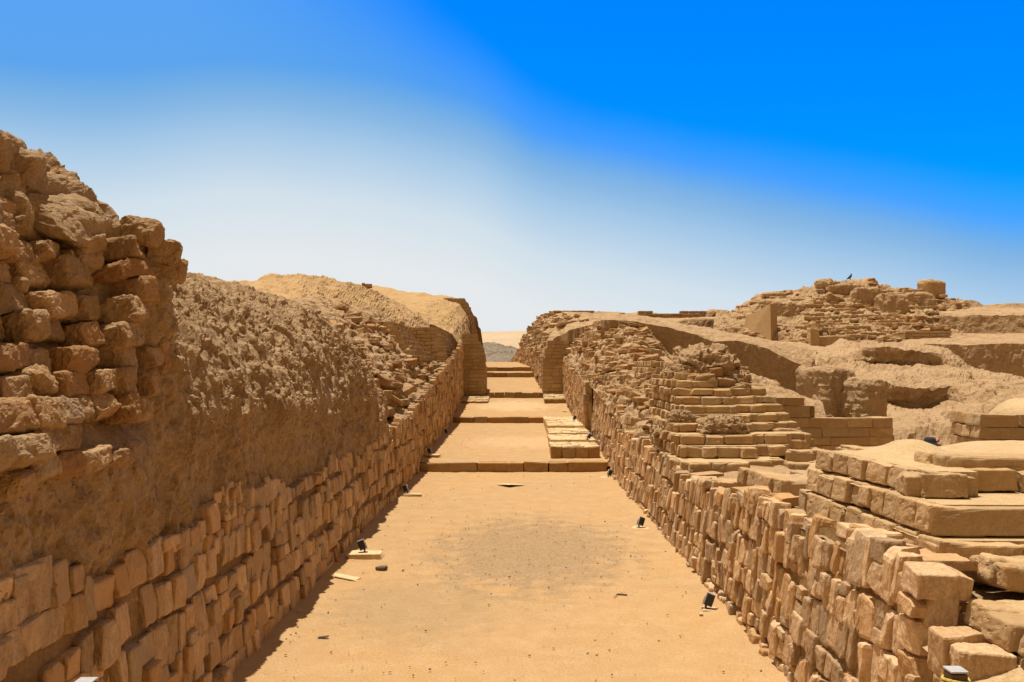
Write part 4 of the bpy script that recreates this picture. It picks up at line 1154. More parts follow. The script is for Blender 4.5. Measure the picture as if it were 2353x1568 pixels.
def landing(label, x0, x1, y0, y1, za, zb, front):
    e = empty('stone_landing', label, 'landing', ((x0 + x1) / 2, y0, za - front))
    mb = MB(); pave(mb, x0, x1, y0 + 0.12, y1, lambda y: za + (zb - za) * (y - y0) / (y1 - y0)); mb.build('paving', M['pave'], e)
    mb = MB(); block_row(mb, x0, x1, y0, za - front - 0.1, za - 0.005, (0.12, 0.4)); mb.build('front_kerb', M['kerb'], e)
    mb = MB(); prism(mb, [(x0 + 0.02, y0 + 0.1), (x1, y0 + 0.1), (x1, y1), (x0 + 0.02, y1)], za - 0.5, za - 0.07); mb.build('earth_core', M['mortar'], e)
landing('paved landing on the left before the gate, partly in the shadow of the wall', -2.9, -1.46, 44.0, 46.45, 1.30, 1.52, 0.10)
landing('paved landing with a dark front kerb at the foot of the right gate pier', 1.43, 2.58, 43.9, 46.45, 1.42, 1.62, 0.26)
st = empty('stone_stairs', 'pale paved stairs of four broad low steps against the right wall', 'stairs', (1.9, 26.5, 0.3))
for i, (y0, y1, za, zb, z0, xa, xb) in enumerate(((26.45, 28.05, 0.67, 0.665, 0.25, 1.06, 2.58), (28.0, 30.25, 0.745, 0.73, 0.55, 1.10, 2.60), (30.2, 32.35, 0.80, 0.80, 0.60, 1.14, 2.62), (32.3, 38.3, 0.90, 0.86, 0.6, 1.18, 2.58))):
    mb = MB()
    pave(mb, xa, xb, y0 + 0.2, y1, lambda y: za + (zb - za) * (y - y0) / (y1 - y0))
    block_row(mb, xa, xb, y0, z0, za - 0.005, (0.34, 0.44) if i == 0 else (0.3, 0.7), 0.25)
    prism(mb, [(xa + 0.02, y0 + 0.15), (xb, y0 + 0.15), (xb, y1), (xa + 0.02, y1)], 0.1, za - 0.06)
    tag(mb.build('step', M['pave'] if i else M['pave'], st), None)
mb = MB(); block_row(mb, 1.055, 2.585, 26.41, 0.22, 0.64, (0.34, 0.44), 0.2)
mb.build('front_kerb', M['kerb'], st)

# ------------------------------------------------------------------ ruins in the middle distance on the right
def land(name, label, cat, rows, nx, cnt, fn, matn, out, back=None, partname='earth_body', kind=None, weight=None, smooth=False, blur_n=0):
    e = empty(name, label, cat, tuple(P(*rows[0][len(rows[0]) // 2])))
    G = loft(rows, nx, cnt, back)
    if blur_n: blur(G, blur_n, 0)
    displace(G, fn, out=out, weight=weight)
    mb = MB(); mb.grid(G); mb.build(partname, M[matn], e, smooth=smooth)
    return e, G
rough = lambda a, s=0: (lambda p: a * (0.20 * fbm(p, 2.0, 3, 2 + s) + 0.12 * fbm(p, 0.55, 4, 4 + s, ridged=True) + 0.06 * (sstep(0, 0.1, fbm(p, 0.9, 3, 9 + s)) - 0.5) + 0.025 * fbm(p, 0.14, 2, 5 + s)))
strata = lambda a, s=0: (lambda p: rough(a, s)(p) + 0.16 * a * (np.abs(((p[:, 2] + 0.15 * fbm(p, 1.5, 2, 3)) / 0.42) % 1.0 - 0.5) * 2 - 0.5) * sstep(-0.15, 0.2, fbm(p, 2.2, 2, 15 + s)))

# brick wall with a stepped left end
bw = empty('brick_wall', 'smooth adobe brick wall with stepped top behind the stepped pyramid', 'wall', (7.5, 20.7, -0.1))
mb = MB(); core = MB()
ztop = lambda x: np.interp(x, [5.3, 6.74, 6.76, 7.02, 7.04, 7.24, 7.26, 9.1], [2.46, 2.44, 2.3, 2.28, 2.12, 2.1, 1.93, 1.9])
z = -0.2
while z < 2.45:
    h = RNG.uniform(0.17, 0.30)
    course(mb, [(5.2, 20.45), (9.08, 20.6), (9.08, 21.3)], z, h, 0.4, ((0.28, 0.95), (0.4, 0.6)), 6, 0.006, 0.006, jit=0.006, gap=0.002, warp=0.02, clip=lambda X, Y, zz: zz + 0.12 < ztop(X))
    xs_ = [x for x in np.arange(5.2, 9.05, 0.05) if z + 0.12 < ztop(x)]
    if xs_: prism(core, [(5.2, 20.47), (xs_[-1], 20.62), (xs_[-1], 21.0), (5.2, 21.0)], z, z + h - 0.012)
    z += h
mb.build('brick_courses', M['brick'], bw); core.build('brick_core', M['mortar'], bw)
land('mud_slope', 'pale crumbled mud slope above the left end of the stepped brick wall', 'mud slope', [[(1660, 970, 21.6), (1900, 970, 21.6)], [(1680, 925, 22.2), (1715, 922, 22.2), (1800, 926, 22.2), (1890, 934, 22.2)], [(1690, 866, 23.6), (1715, 862, 23.6), (1760, 874, 23.6), (1800, 894, 23.3), (1840, 914, 23), (1888, 930, 22.8)]], 110, [10, 34], rough(0.75, 3), 'mud', (0, -0.4, 0.8), back=[(1.5, 0.6), (2, 2)])

# wall end on the far right with rough lit end face
cw = empty('brick_wall', 'adobe brick wall at right edge with rough pale lit end face, above the near platform', 'wall', (8, 13.5, 0))
mb = MB(); core = MB()
for k in range(12):
    z = 0.0 + 0.2 * k
    course(mb, [(7.33, 14.45), (7.34, 13.5), (11.5, 13.3)], z, 0.2, 0.4, ((0.16, 0.32), (0.5, 0.85)), 5, 0.016, 0.016, jit=0.012, gap=0.01, warp=0.05, clip=lambda X, Y, zz: zz < 2.3)
prism(core, [(7.4, 13.56), (11.5, 13.36), (11.5, 14.6), (7.4, 14.45)], -0.1, 2.36)
mb.build('brick_courses', M['brick'], cw); core.build('brick_core', M['mud'], cw)
mb = MB(); rbox(mb, (10.2, 14.9, 1.95), (3.4, 2.2, 1.3), None, 30, 0.64, 0, fn=lambda p: 0.04 * fbm(p, 0.6, 3, 3) + 0.015 * fbm(p, 0.15, 2, 5)); mb.build('sand_heap', M['dust'], cw, smooth=True)

# long shaded wall with a sandy shoulder
wd_ = lambda x: 37.0 + (x - 1500) * 0.0015
W1 = [[(x, 1010, wd_(x) - 0.15) for x in (1380, 1500, 1700, 1960)],
      [(x, 960, wd_(x) - 0.1) for x in (1380, 1500, 1700, 1960)],
      [(x, y, wd_(x) - 0.12) for x, y in ((1380, 735), (1460, 740), (1530, 752), (1600, 770), (1640, 786), (1700, 784), (1760, 800), (1820, 830), (1890, 856), (1960, 876))],
      [(x, y, wd_(x) + 1.2) for x, y in ((1380, 726), (1440, 726), (1530, 740), (1600, 756), (1700, 772), (1800, 792), (1880, 808), (1960, 815))],
      [(x, y, wd_(x) + 6) for x, y in ((1380, 735), (1440, 724), (1530, 736), (1600, 752), (1700, 774), (1800, 786), (1880, 784), (1980, 784))],
      [(1380, 760, 45), (1440, 765, 45), (1600, 788, 45), (1700, 794, 44), (1800, 798, 44), (1980, 798, 44)]]
land('adobe_wall', 'long shaded adobe wall under a rounded sandy shoulder behind the stepped pyramid', 'wall', W1, 300, [6, 26, 18, 16, 10], rough(0.55, 1), 'mud', (0, -0.7, 0.7), weight=None)

# low wall under the parapet
land('adobe_wall', 'small shaded adobe wall just below the brick parapet, right of its end', 'wall', [[(1500, 790, 45.6), (1580, 790, 45.6), (1662, 800, 45.6)], [(1500, 760, 45.8), (1580, 762, 45.8), (1655, 772, 45.8)], [(1500, 752, 46), (1540, 745, 46), (1575, 736, 46), (1655, 733, 46)], [(1480, 740, 49), (1560, 733, 49), (1600, 731, 49), (1660, 728, 49)], [(1470, 738, 52), (1560, 735, 52), (1660, 733, 52)]], 120, [5, 18, 10, 8], rough(0.45, 5), 'mud', (0, -0.7, 0.7), back=[(4, 1.5)])
for (x0, x1, y0, y1, Y, lab) in ((1258, 1366, 713, 734, 57.0, 'shorter brick parapet on top of the mound beyond the right gate pier'), (1466, 1636, 714, 737, 51.0, 'longer brick parapet along the skyline right of the rubble mound')):
    e = empty('brick_parapet', lab, 'parapet', tuple(P((x0 + x1) / 2, y1, Y)))
    a, b = P(x0, y1, Y), P(x1, y1, Y); zt_ = P(x0, y0, Y)[2]
    mb = MB(); k = 0; zz_ = a[2] - 0.5
    while zz_ < zt_ - 0.05:
        last = zz_ + 0.3 > zt_
        course(mb, [(a[0], Y), (b[0], Y), (b[0], Y + 0.8)], zz_, 0.155, 0.35, ((0.35, 0.6),), 4, 0.03, 0.02, gap=0.02, skip=0.22 if last else 0.02, jit=0.02)
        zz_ += 0.155
    mb.build('brick_courses', M['mudblock'], e)
    mb = MB(); prism(mb, [(a[0] + 0.05, Y + 0.06), (b[0] - 0.05, Y + 0.06), (b[0] - 0.05, Y + 0.8), (a[0] + 0.05, Y + 0.8)], a[2] - 0.6, zt_ - 0.2); mb.build('brick_core', M['mortar'], e)
mb = MB(); rbox(mb, P(1644, 728, 50.4), (1.0, 1.0, 0.95), None, 20, 0.25, 0.12, 0.5, seed=3, warp=0.1, octv=4)
tag(mb.build('adobe_stump', M['mud']), 'rounded adobe stump closing the right end of the longer parapet', 'adobe stump')

# slumped mound with shaded scoops
W2 = [[(1860, 1075, 23.0), (2050, 1080, 23.0), (2130, 1080, 23.0), (2200, 1075, 23.0), (2420, 1060, 22.5)],
      [(1862, 1012, 24.0), (1960, 1010, 24), (2050, 1000, 24), (2110, 985, 24.2), (2200, 985, 24.2), (2420, 985, 24)],
      [(1866, 978, 25.0), (1960, 970, 25), (2040, 962, 25.4), (2120, 955, 25.4), (2180, 950, 25.5), (2260, 955, 25), (2420, 950, 24.6)],
      [(1868, 950, 27.6), (1950, 945, 27.8), (2015, 930, 28.3), (2080, 945, 28.5), (2130, 943, 28.5), (2172, 922, 28.3), (2230, 930, 26.5), (2300, 920, 25.4), (2420, 925, 25)],
      [(1870, 900, 29.2), (1960, 892, 28.6), (2015, 876, 28.15), (2060, 893, 28.2), (2110, 894, 28.2), (2150, 888, 28.2), (2176, 884, 28.1), (2230, 905, 27.2), (2290, 888, 26), (2420, 905, 26)],
      [(1872, 872, 30.4), (1960, 862, 29.6), (2040, 862, 29.6), (2110, 863, 29.8), (2190, 862, 29.8), (2240, 890, 28), (2285, 876, 27), (2420, 890, 27.5)],
      [(1874, 846, 31.0), (1960, 830, 31.6), (2020, 836, 32.3), (2100, 836, 32.3), (2160, 838, 32.2), (2205, 850, 31), (2260, 884, 29), (2420, 890, 29)],
      [(1878, 826, 31.8), (1960, 808, 32.2), (2010, 804, 32.1), (2070, 802, 32.1), (2130, 808, 32.1), (2190, 828, 32.2), (2230, 866, 31), (2420, 884, 31)],
      [(1880, 808, 36.4), (1935, 786, 36.4), (1990, 786, 36.6), (2060, 788, 36.8), (2110, 793, 36.8), (2165, 800, 36.8), (2200, 822, 36), (2225, 850, 35), (2420, 878, 34)]]
W2 = [[(r[0][0] - 16, max(r[0][1] + 12, 856), 36.9)] + r for r in W2]
land('eroded_mound', 'slumped adobe mound with shaded hollows, below the ruined pyramid on the right', 'mound', W2, 340, [8, 10, 12, 18, 12, 10, 10, 14], (lambda p: strata(0.62, 7)(p) + 0.22 * fbm(p, 1.1, 3, 91) + 0.05 * (sstep(0, 0.06, fbm(p, 0.7, 3, 95)) - 0.5)), 'mud', (0, -0.7, 0.7), back=[(0.5, 1.0), (3, 1.6)])
# buttress of two worn stumps
for (x, y0, y1, Y, wpx, lab, s) in ((1913, 850, 985, 24.6, 80, 'taller rounded adobe stump standing against the shaded wall', 3), (1990, 872, 985, 24.0, 74, 'shorter cracked adobe stump right of the tall one, dark cleft beside it', 8)):
    a, b = P(x, y0, Y), P(x, y1, Y); mb = MB()
    rbox(mb, (a[0], Y + 0.5, (a[2] + b[2]) / 2), (wpx / F * Y, 1.3, a[2] - b[2]), rotm(0, 0, 0.35), 44, 0.22, 0, 0.5, seed=s, warp=0.10, fn=lambda p: rough(0.75, s)(p) + 0.03 * (np.abs((p[:, 2] / 0.2) % 1 - 0.5) - 0.25))
    tag(mb.build('adobe_stump', M['mud']), lab, 'adobe stump')

# ruined pyramid on the skyline
W3 = [[(1630, 815, 41.8), (1800, 812, 41.8), (2000, 806, 41.8), (2240, 806, 41.8)],
      [(1636, 785, 42.6), (1720, 792, 42.4), (1880, 785, 42.2), (2000, 782, 42.2), (2100, 785, 42.2), (2230, 786, 42.2)],
      [(1640, 750, 44.6), (1720, 745, 44.3), (1800, 750, 43.8), (1880, 748, 43.8), (1960, 742, 43.8), (2060, 748, 43.8), (2140, 756, 43.6), (2215, 760, 43.6)],
      [(1645, 728, 46.4), (1725, 712, 46.6), (1800, 704, 46.4), (1880, 700, 46.4), (1960, 694, 46.4), (2060, 706, 46.4), (2140, 712, 46), (2205, 722, 46)],
      [(1650, 717, 48), (1668, 728, 48), (1700, 722, 48.4), (1718, 699, 48.6), (1745, 680, 49), (1785, 671, 49), (1835, 667, 49), (1878, 660, 49), (1895, 650, 49.4), (1945, 646, 49.4), (2000, 643, 49.4), (2025, 659, 49.4), (2060, 667, 49), (2085, 664, 49), (2113, 671, 49), (2165, 676, 49), (2180, 687, 48), (2212, 688, 48), (2235, 700, 48)]]
rp, GP = land('ruined_pyramid', 'large crumbling adobe pyramid on the right skyline with courses of loose bricks', 'ruin', W3, 300, [8, 22, 22, 26], strata(1.25, 2), 'mud', (0, -0.7, 0.7), back=[(4, 0.4), (8, 4)])
mb = MB()
for i in range(260):
    a = RNG.integers(6, 78); b = RNG.integers(30, 290); p = GP[a, b]; s = RNG.uniform(0.16, 0.42)
    rbox(mb, p + np.array([0, -0.02, -0.03]), (s * RNG.uniform(1, 1.6), s, s * RNG.uniform(0.35, 0.6)), rotm(RNG.normal(0, 0.12), RNG.normal(0, 0.12), RNG.normal(0, 0.4)), 3, 0.05, 0.04, 0.2, warp=0.12)
tag(mb.build('rubble', M['mudblock'], rp), kind='stuff')
mb = MB()
for i in range(120):
    a_ = RNG.integers(4, 74); b_ = int(np.clip(RNG.normal(165, 70), 30, 270)); zc_ = GP[a_, b_, 2]
    for k in range(RNG.integers(3, 10)):
        if b_ + k * 3 >= GP.shape[1] - 4: break
        col = GP[:70, b_ + k * 3]; j_ = int(np.argmin(np.abs(col[:, 2] - zc_))); p = col[j_]
        rbox(mb, (p[0], p[1] + 0.05, zc_), (0.34, 0.34, 0.17), rotm(RNG.normal(0, 0.05), RNG.normal(0, 0.05), RNG.normal(0, 0.1)), 4, 0.03, 0.02, 0.12, warp=0.06)
tag(mb.build('loose_courses', M['brick'], rp), kind='stuff')
for (x, y, Y, sx, sz) in ((1985, 686, 46.2, 1.3, 1.0), (1905, 698, 46.4, 1.1, 0.8), (2045, 716, 45.4, 1.4, 1.5), (1800, 724, 45.2, 1.1, 1.2), (1935, 670, 47.7, 1.6, 0.5), (2105, 694, 46.9, 1.8, 0.9), (1893, 655, 48.9, 0.7, 0.4)):
    mb = MB(); rbox(mb, P(x, y, Y + 0.35), (sx, 1.2, sz), rotm(0, 0, RNG.normal(0, 0.2)), 26, 0.14, 0, 0.5, warp=0.14, fn=rough(0.9, int(x) % 40)); mb.build('wall_remnant', M['mud'], rp)
mb = MB(); a, b, c_, d_ = P(1712, 796, 43.6), P(1772, 800, 42.2), P(1770, 698, 42.6), P(1712, 730, 44.0)
poly = np.array([a, b, c_, d_]); th = np.array([0.6, 0.9, 0])
V = np.concatenate([poly, poly + th]); mb.add(V, [(0, 1, 2, 3), (4, 7, 6, 5), (0, 4, 5, 1), (1, 5, 6, 2), (2, 6, 7, 3), (3, 7, 4, 0)])
mb.build('plastered_wall', M['brick'], rp)
mb = MB(); q = P(2139, 668, 48.2); rbox(mb, q, (1.22, 1.1, 1.05), rotm(0, 0, 0.3), 26, 0.22, 0, 0.4, warp=0.07, fn=rough(0.5, 3))
tag(mb.build('adobe_stump', M['brick']), 'isolated block shaped adobe stump standing up against the blue sky, far right', 'adobe stump')
bp_ = empty('brick_wall', 'low brick retaining wall at the foot of the ruined pyramid, right part', 'wall', tuple(P(2130, 790, 41.4)))
mb = MB(); a, b = P(2080, 790, 41.4), P(2185, 790, 41.4); z = P(2130, 798, 41.4)[2]; zt_ = P(2130, 765, 41.4)[2]
while z < zt_:
    course(mb, [(a[0], 42.4), (a[0], 41.4), (b[0], 41.4), (b[0], 42.4)], z, 0.13, 0.4, ((0.3, 0.5),), 3, 0.02, 0.012, gap=0.02); z += 0.13
prism(mb, [(a[0] + .05, 41.45), (b[0] - .05, 41.45), (b[0] - .05, 43), (a[0] + .05, 43)], P(0, 800, 41.4)[2], zt_ - 0.03)
mb.build('brick_courses', M['brick'], bp_)
# low pillar pieces at the foot of the pyramid
o = empty('brick_wall', 'broken pale brick pillar and wall stub at foot of the ruined pyramid, left part', 'wall', tuple(P(1890, 796, 41.6)))
for (x, y, w_, h, nm) in ((1868, 778, 0.45, 1.0, 'pillar'), (1890, 786, 0.7, 0.55, 'wall_stub'), (1920, 786, 1.1, 0.62, 'wall_stub')):
    mb = MB(); rbox(mb, P(x, y, 41.6), (w_, 0.6, h), None, 10, 0.05, 0.04, 0.3, warp=0.06); mb.build(nm, M['brick'], o)

# terraced walls on the far right
W4 = [[(2060, 930, 39.6), (2900, 930, 39.6)], [(2060, 793, 39.9), (2150, 793, 39.9), (2400, 790, 39.9), (2900, 790, 39.9)], [(2060, 789, 40.2), (2400, 785, 40.4), (2900, 785, 40.4)], [(2150, 770, 43.6), (2200, 766, 43.6), (2400, 766, 43.6), (2900, 766, 43.6)],
      [(2160, 728, 43.9), (2400, 723, 43.9), (2900, 723, 43.9)], [(2160, 722, 44.3), (2400, 718, 44.4), (2900, 718, 44.4)], [(2165, 709, 47.6), (2400, 707, 47.6), (2900, 707, 47.6)], [(2170, 690, 47.9), (2215, 690, 47.9), (2240, 692, 47.9), (2260, 702, 47.9), (2300, 700, 47.9), (2340, 697, 47.9), (2500, 694, 47.9), (2900, 695, 47.9)]]
land('terraced_wall', 'tall terraced adobe walls in three shaded tiers at the far right', 'wall', W4, 260, [26, 4, 10, 14, 4, 8, 10], rough(0.5, 4), 'mud', (0, -0.7, 0.7), back=[(1.0, 0.0), (6, 1.5)])

# ------------------------------------------------------------------ floodlights along the walls
LOCAL = True
def cyl(mb, a, b, r, k=10, t=(0.5, 0.5, 0.5)):
    a, b = np.array(a, float), np.array(b, float); d = b - a; d /= np.linalg.norm(d)
    u = np.cross(d, (0, 0, 1) if abs(d[2]) < 0.9 else (1, 0, 0)); u /= np.linalg.norm(u); v = np.cross(d, u)
    an = np.linspace(0, 2 * math.pi, k, endpoint=False)
    ring = np.cos(an)[:, None] * u * r + np.sin(an)[:, None] * v * r
    V = np.concatenate([a + ring, b + ring])
    mb.add(V, [(i, (i + 1) % k, k + (i + 1) % k, k + i) for i in range(k)] + [tuple(range(k))[::-1], tuple(range(k, 2 * k))], t)
def make_lamp(side):
    e = empty('floodlight', None, 'floodlight', group='floodlights along the street walls')
    s = side
    R = rotm(-0.12, 0.36 * s, 0)
    off = np.array([0.055 * s, 0, 0.17])
    def part(name, m, items):
        mb = MB()
        for (c, sz, r) in items: rbox(mb, R @ np.array(c) + off, sz, R, 4, r, 0, warp=0)
        return mb.build(name, m, e)
    part('housing', M['pale'], [((0, 0, 0), (0.150, 0.075, 0.205), 0.006)])
    part('back_panel', M['black'], [((0.010 * s, -0.042, -0.008), (0.132, 0.018, 0.188), 0.004)] + [((0.010 * s + x, -0.055, -0.008), (0.006, 0.012, 0.16), 0.002) for x in (-0.045, -0.015, 0.015, 0.045)])
    part('lens', M['glass'], [((0, 0.040, 0), (0.128, 0.008, 0.180), 0.002)])
    mb = MB()
    rbox(mb, (0, 0, 0.008), (0.14, 0.085, 0.014), None, 3, 0.003, 0)
    cyl(mb, (0, 0, 0.01), (0.0, 0, 0.075), 0.02)
    for x in (-0.079, 0.079):
        rbox(mb, R @ np.array([x, 0, -0.05]) + off, (0.006, 0.035, 0.13), R, 3, 0.002, 0)
    rbox(mb, R @ np.array([0, 0, -0.112]) + off, (0.160, 0.035, 0.006), R, 3, 0.002, 0)
    mb.build('bracket', M['black'], e)
    return e
def copy_thing(o):
    c = o.copy(); COL.objects.link(c)
    for ch in o.children:
        d = ch.copy(); COL.objects.link(d); d.parent = c
    return c
protos = {1: make_lamp(1), -1: make_lamp(-1)}
used = {1: False, -1: False}
LAMPS = [ # side, x, y of the foot, z, label, slab size
 (1, 1622, 1402, 0.0, 'floodlight nearest the camera at the foot of the right slab wall', (0.32, 0.20, 0.02)),
 (1, 1468, 1215, 0.0, 'floodlight second nearest along the right slab wall, on a thin pale slab', (0.44, 0.25, 0.02)),
 (1, 1398, 1098, 0.0, 'floodlight at the right end of the nearest stone step', (0.60, 0.3, 0.03)),
 (1, 1349, 1011, 0.80, 'floodlight lying tilted on the lower treads of the pale stairs', None),
 (1, 1318, 968, 0.89, 'floodlight on the broad top tread of the pale stairs', None),
 (1, 1306, 938, 1.12, 'small floodlight below the landing of the right gate pier', None),
 (1, 1233, 873, 2.33, 'farthest floodlight, seen through the gate beside the lower step', None),
 (-1, 838, 1272, 0.075, 'floodlight standing on a thick pale slab beside the left wall', (0.56, 0.32, 0.075)),
 (-1, 936, 1136, 0.05, 'floodlight on a pale slab left of the street, short of the first stone step', (0.62, 0.34, 0.05)),
 (-1, 990, 1046, 0.36, 'floodlight at the left wall just beyond the first stone step', (0.5, 0.3, 0.04)),
 (-1, 1028, 999, 0.46, 'floodlight in the shade of the left wall before the second step', (0.4, 0.3, 0.03))]
SLABN = ['under the nearest right floodlight', 'under the second floodlight on the right', 'under the floodlight by the first stone step', '', '', '', '', 'thick, under the nearest left floodlight', 'under the left floodlight short of the first step', 'under the left floodlight beyond the first step', 'in the shade under the farthest left floodlight']
lamp_slabs = []
for i, (sd, x, y, z, lab, slab) in enumerate(LAMPS):
    Y = (EYE - z) * F / (y - HY); X = (x - HX) / F * Y
    o = protos[sd] if not used[sd] else copy_thing(protos[sd])
    used[sd] = True
    o.location = (X, Y, z + 0.015); o['label'] = lab
    o.rotation_euler = (0, 0, RNG.normal(0, 0.12))
    k = 0.78
    if i == 3: o.rotation_euler = (0.25, 0.2, 0.1)
    o.scale = (k, k, k)
    if slab: lamp_slabs.append((X + (0.10 if sd > 0 else 0.03), Y, z, slab, SLABN[i]))
LOCAL = False
for (X, Y, z, sz, nm) in lamp_slabs:
    mb = MB(); rbox(mb, (X, Y, z - sz[2] / 2 + 0.014), (sz[0], sz[1], sz[2] + 0.02), rotm(0, 0, RNG.normal(0, 0.1)), 8, 0.012, 0.012, 0.12, warp=0.10)
    tag(mb.build('stone_slab', M['pave']), 'pale stone slab ' + nm, 'stone slab', 'slabs under the floodlights')

# ------------------------------------------------------------------ barrier posts with rope
def post(x, y, label, with_rope):
    Y = 5.0; X = (x - HX) / F * Y; zt_ = EYE - (y - HY) / F * Y
    e = empty('barrier_post', label, 'post', (X, Y, 0), group='barrier posts')
    mb = MB(); rbox(mb, (X, Y, zt_ / 2 - 0.01), (0.098, 0.098, zt_ - 0.02), None, 4, 0.005, 0.002, 0.1); mb.build('shaft', M['wood'], e)
    mb = MB(); rbox(mb, (X, Y, zt_ - 0.006), (0.104, 0.104, 0.012), None, 4, 0.003, 0); mb.build('post_cap', M['cap'], e)
    if with_rope:
        mb = MB()
        for j in range(4):
            zc_ = zt_ - 0.06 - 0.022 * j
            pts = [(X + 0.072 * math.cos(a) * 1.0, Y + 0.072 * math.sin(a), zc_ + 0.006 * math.sin(a * 2)) for a in np.linspace(0, 2 * math.pi, 17)]
            for p, q in zip(pts[:-1], pts[1:]): cyl(mb, p, q, 0.010, 6)
        pts = [(X + 0.06 + 1.6 * t, Y - 0.03 + 0.25 * t, zt_ - 0.075 - 0.35 * t * (1 - t) - 0.02 * math.sin(t * 30) * (1 - t)) for t in np.linspace(0, 1, 26)]
        for p, q in zip(pts[:-1], pts[1:]): cyl(mb, p, q, 0.011, 6)
        mb.build('rope', M['rope'], e)
post(2196, 1537, 'dark wooden barrier post with yellow rope at the lower right corner', True)
post(196, 1563, 'dark wooden barrier post with pale cap at the lower left, before the slab wall', False)

# ------------------------------------------------------------------ bird and person (skinned skeletons)
def skinned(name, verts, edges, radii, m, parent=None, loc=(0, 0, 0), sub=2, root=0):
    me = bpy.data.meshes.new(name); me.from_pydata(verts, edges, []); me.update(); me.materials.append(m)
    o = bpy.data.objects.new(name, me); COL.objects.link(o); o.location = loc
    md = o.modifiers.new('skin', 'SKIN')
    for i, r in enumerate(radii):
        sv = me.skin_vertices[0].data[i]
        sv.radius = (r, r) if isinstance(r, (int, float)) else r
        sv.use_root = (i == root)
    ms = o.modifiers.new('sub', 'SUBSURF'); ms.levels = sub; ms.render_levels = sub
    if parent: o.parent = parent
    return o
q = P(1953, 643, 49.3)
bird = empty('bird', 'small dark bird perched on the crest of the ruined pyramid', 'bird', (q[0], q[1], q[2] - 0.02))
skinned('body', [(-0.02, 0, 0.16), (-0.10, 0, 0.10), (-0.20, 0, 0.035), (0.04, 0, 0.22), (0.075, 0, 0.30), (0.085, 0, 0.36), (0.125, 0, 0.365), (0.01, 0.03, 0.08), (0.03, 0.03, 0.0), (0.01, -0.03, 0.08), (0.03, -0.03, 0.0)],
        [(0, 1), (1, 2), (0, 3), (3, 4), (4, 5), (5, 6), (0, 7), (7, 8), (0, 9), (9, 10)], [0.075, 0.055, (0.035, 0.015), 0.075, 0.045, 0.036, 0.008, 0.014, 0.010, 0.014, 0.010], M['feather'], bird)
pY = 17.4; pz = -0.10
px_ = (2139 - HX) / F * pY
person = empty('person', 'person in dark hat and dark clothes mostly hidden behind the near platform, seen from behind', 'person', (px_, pY, pz), group=None)
LB = [(0, 0, 0.93), (0, 0, 1.1), (0, -0.01, 1.30), (0, 0.0, 1.44), (0, 0.02, 1.52), (0, 0.03, 1.62), (0, 0.04, 1.70),
      (0.18, 0, 1.40), (0.24, 0.02, 1.12), (0.25, 0.10, 0.88), (-0.18, 0, 1.40), (-0.24, 0.02, 1.12), (-0.25, 0.10, 0.88),
      (0.09, 0, 0.88), (0.10, 0.02, 0.48), (0.10, -0.01, 0.08), (0.11, 0.14, 0.03), (-0.09, 0, 0.88), (-0.10, -0.04, 0.48), (-0.10, -0.10, 0.08), (-0.11, 0.05, 0.03)]
LE = [(0, 1), (1, 2), (2, 3), (3, 4), (4, 5), (5, 6), (3, 7), (7, 8), (8, 9), (3, 10), (10, 11), (11, 12), (0, 13), (13, 14), (14, 15), (15, 16), (0, 17), (17, 18), (18, 19), (19, 20)]
LR = [(0.15, 0.11), (0.14, 0.10), (0.17, 0.11), (0.12, 0.09), 0.055, 0.085, 0.075, 0.062, 0.045, 0.03, 0.062, 0.045, 0.03, 0.085, 0.06, 0.042, 0.035, 0.085, 0.06, 0.042, 0.035]
skinned('body', LB, LE, LR, M['skin'], person)
skinned('shirt', [LB[i] for i in (0, 1, 2, 3, 7, 8, 10, 11)], [(0, 1), (1, 2), (2, 3), (3, 4), (4, 5), (3, 6), (6, 7)], [(0.175, 0.13), (0.165, 0.12), (0.19, 0.13), (0.135, 0.105), 0.078, 0.062, 0.078, 0.062], M['cloth'], person)
skinned('trousers', [LB[i] for i in (0, 13, 14, 15, 17, 18, 19)], [(0, 1), (1, 2), (2, 3), (0, 4), (4, 5), (5, 6)], [(0.168, 0.13), 0.105, 0.08, 0.07, 0.105, 0.08, 0.07], M['cloth'], person)
LOCAL = True
mb = MB()
an = np.linspace(0, 2 * math.pi, 25)
prof = [(0.205, 1.655), (0.20, 1.668), (0.125, 1.69), (0.118, 1.74), (0.105, 1.79), (0.07, 1.815), (0.0, 1.82)]
G = np.array([[(r * math.cos(a), 0.03 + r * math.sin(a) * 1.1, z) for a in an] for r, z in prof]); mb.grid(G)
mb.build('hat', M['cloth'], person, smooth=True)
mb = MB(); rbox(mb, (0.10, 0.0, 1.755), (0.07, 0.16, 0.07), rotm(0, 0.5, 0.3), 6, 0.02, 0.004); mb.build('hat_band', M['pink'], person)
LOCAL = False

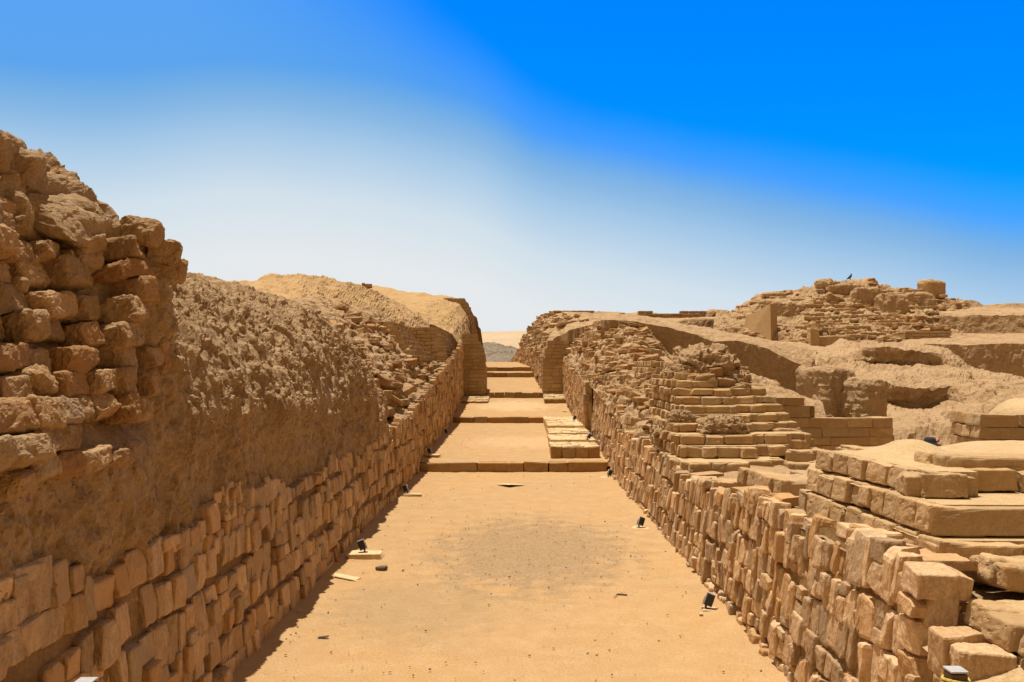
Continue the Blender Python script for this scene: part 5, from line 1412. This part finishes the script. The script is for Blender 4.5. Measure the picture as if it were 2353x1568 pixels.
# ------------------------------------------------------------------ stones lying in the street
for i, (x, y, L, W_, H_, m, lab) in enumerate(((877, 1308, 0.17, 0.10, 0.06, 'darkstone', 'dark angular stone chunk on the sand right of the thick lamp slab'),
        (795, 1327, 0.42, 0.16, 0.025, 'pave', 'long thin pale stone flake beside the left wall shadow'),
        (1181, 1114, 0.62, 0.42, 0.02, 'pave', 'pale flat stone set in the middle of the street near the first step'),
        (620, 1441, 0.16, 0.10, 0.03, 'pave', 'small pale stone at the edge of the left wall shadow, nearest the camera'),
        (1612, 1413, 0.05, 0.04, 0.03, 'pave', 'tiny white pebble in front of the nearest right floodlight'),
        (1298, 947, 0.20, 0.12, 0.05, 'pave', 'small white stone beside the wall above the stairs'),
        (743, 1465, 0.13, 0.04, 0.02, 'darkstone', 'thin dark stick shaped stone on the sand at the lower left'),
        (1430, 1367, 0.16, 0.03, 0.015, 'darkstone', 'thin dark twig shaped stone on the sand at the lower right'))):
    z = 0.02 if y > 1000 else zs(44)
    Y = (EYE - z) * F / (y - HY); X = (x - HX) / F * Y
    mb = MB(); rbox(mb, (X, Y, z + H_ * 0.3), (L, W_, H_), rotm(RNG.normal(0, 0.05), RNG.normal(0, 0.08), RNG.normal(0, 0.3)), 8, min(0.02, H_ * 0.4), H_ * 0.15, 0.08, warp=0.2)
    tag(mb.build('stone', M[m]), lab, 'stone', 'loose stones on the sand')
mb = MB()
for i in range(1500):
    Y = 8.0 + (RNG.random() ** 1.5) * 28
    X = XL + 0.05 + RNG.random() ** 1.35 * 5.5
    if abs(Y - 25.4) < 0.2 or (Y > 26.2 and X > 1.0): continue
    s = 0.003 + 0.010 * RNG.random() ** 4
    if math.hypot((X - 0.2) / 2.3, (Y - 14.8) / 3.6) < 1: s *= 1.25
    rbox(mb, (X, Y, zs(Y) + 0.022 + s * 0.25), (s * 2.4, s * 1.6, s * 1.2), rotm(0, 0, RNG.random() * 6), 2, s * 0.4, 0, warp=0.25, t=(RNG.random() ** 0.8, RNG.random() * 0.5, RNG.random() * 0.6))
for i in range(600):
    a_, r_ = RNG.random() * 6.283, math.sqrt(RNG.random())
    X, Y = 0.25 + 1.9 * r_ * math.cos(a_), 14.8 + 3.2 * r_ * math.sin(a_); s = 0.003 + 0.008 * RNG.random() ** 3
    rbox(mb, (X, Y, 0.026 + s * 0.2), (s * 2.6, s * 1.6, s * 1.2), rotm(0, 0, RNG.random() * 6), 2, s * 0.4, 0, warp=0.25, t=(RNG.random(), RNG.random() * 0.5, RNG.random()))
pm = mat('pebble', [(0.36, 0.23, 0.10), (0.30, 0.19, 0.085), (0.42, 0.28, 0.13)], 3.0, 20, 60, 0.2, tintamt=0.55)
tag(mb.build('gravel', pm), 'scattered small pebbles and grit on the sandy street', 'gravel', kind='stuff')
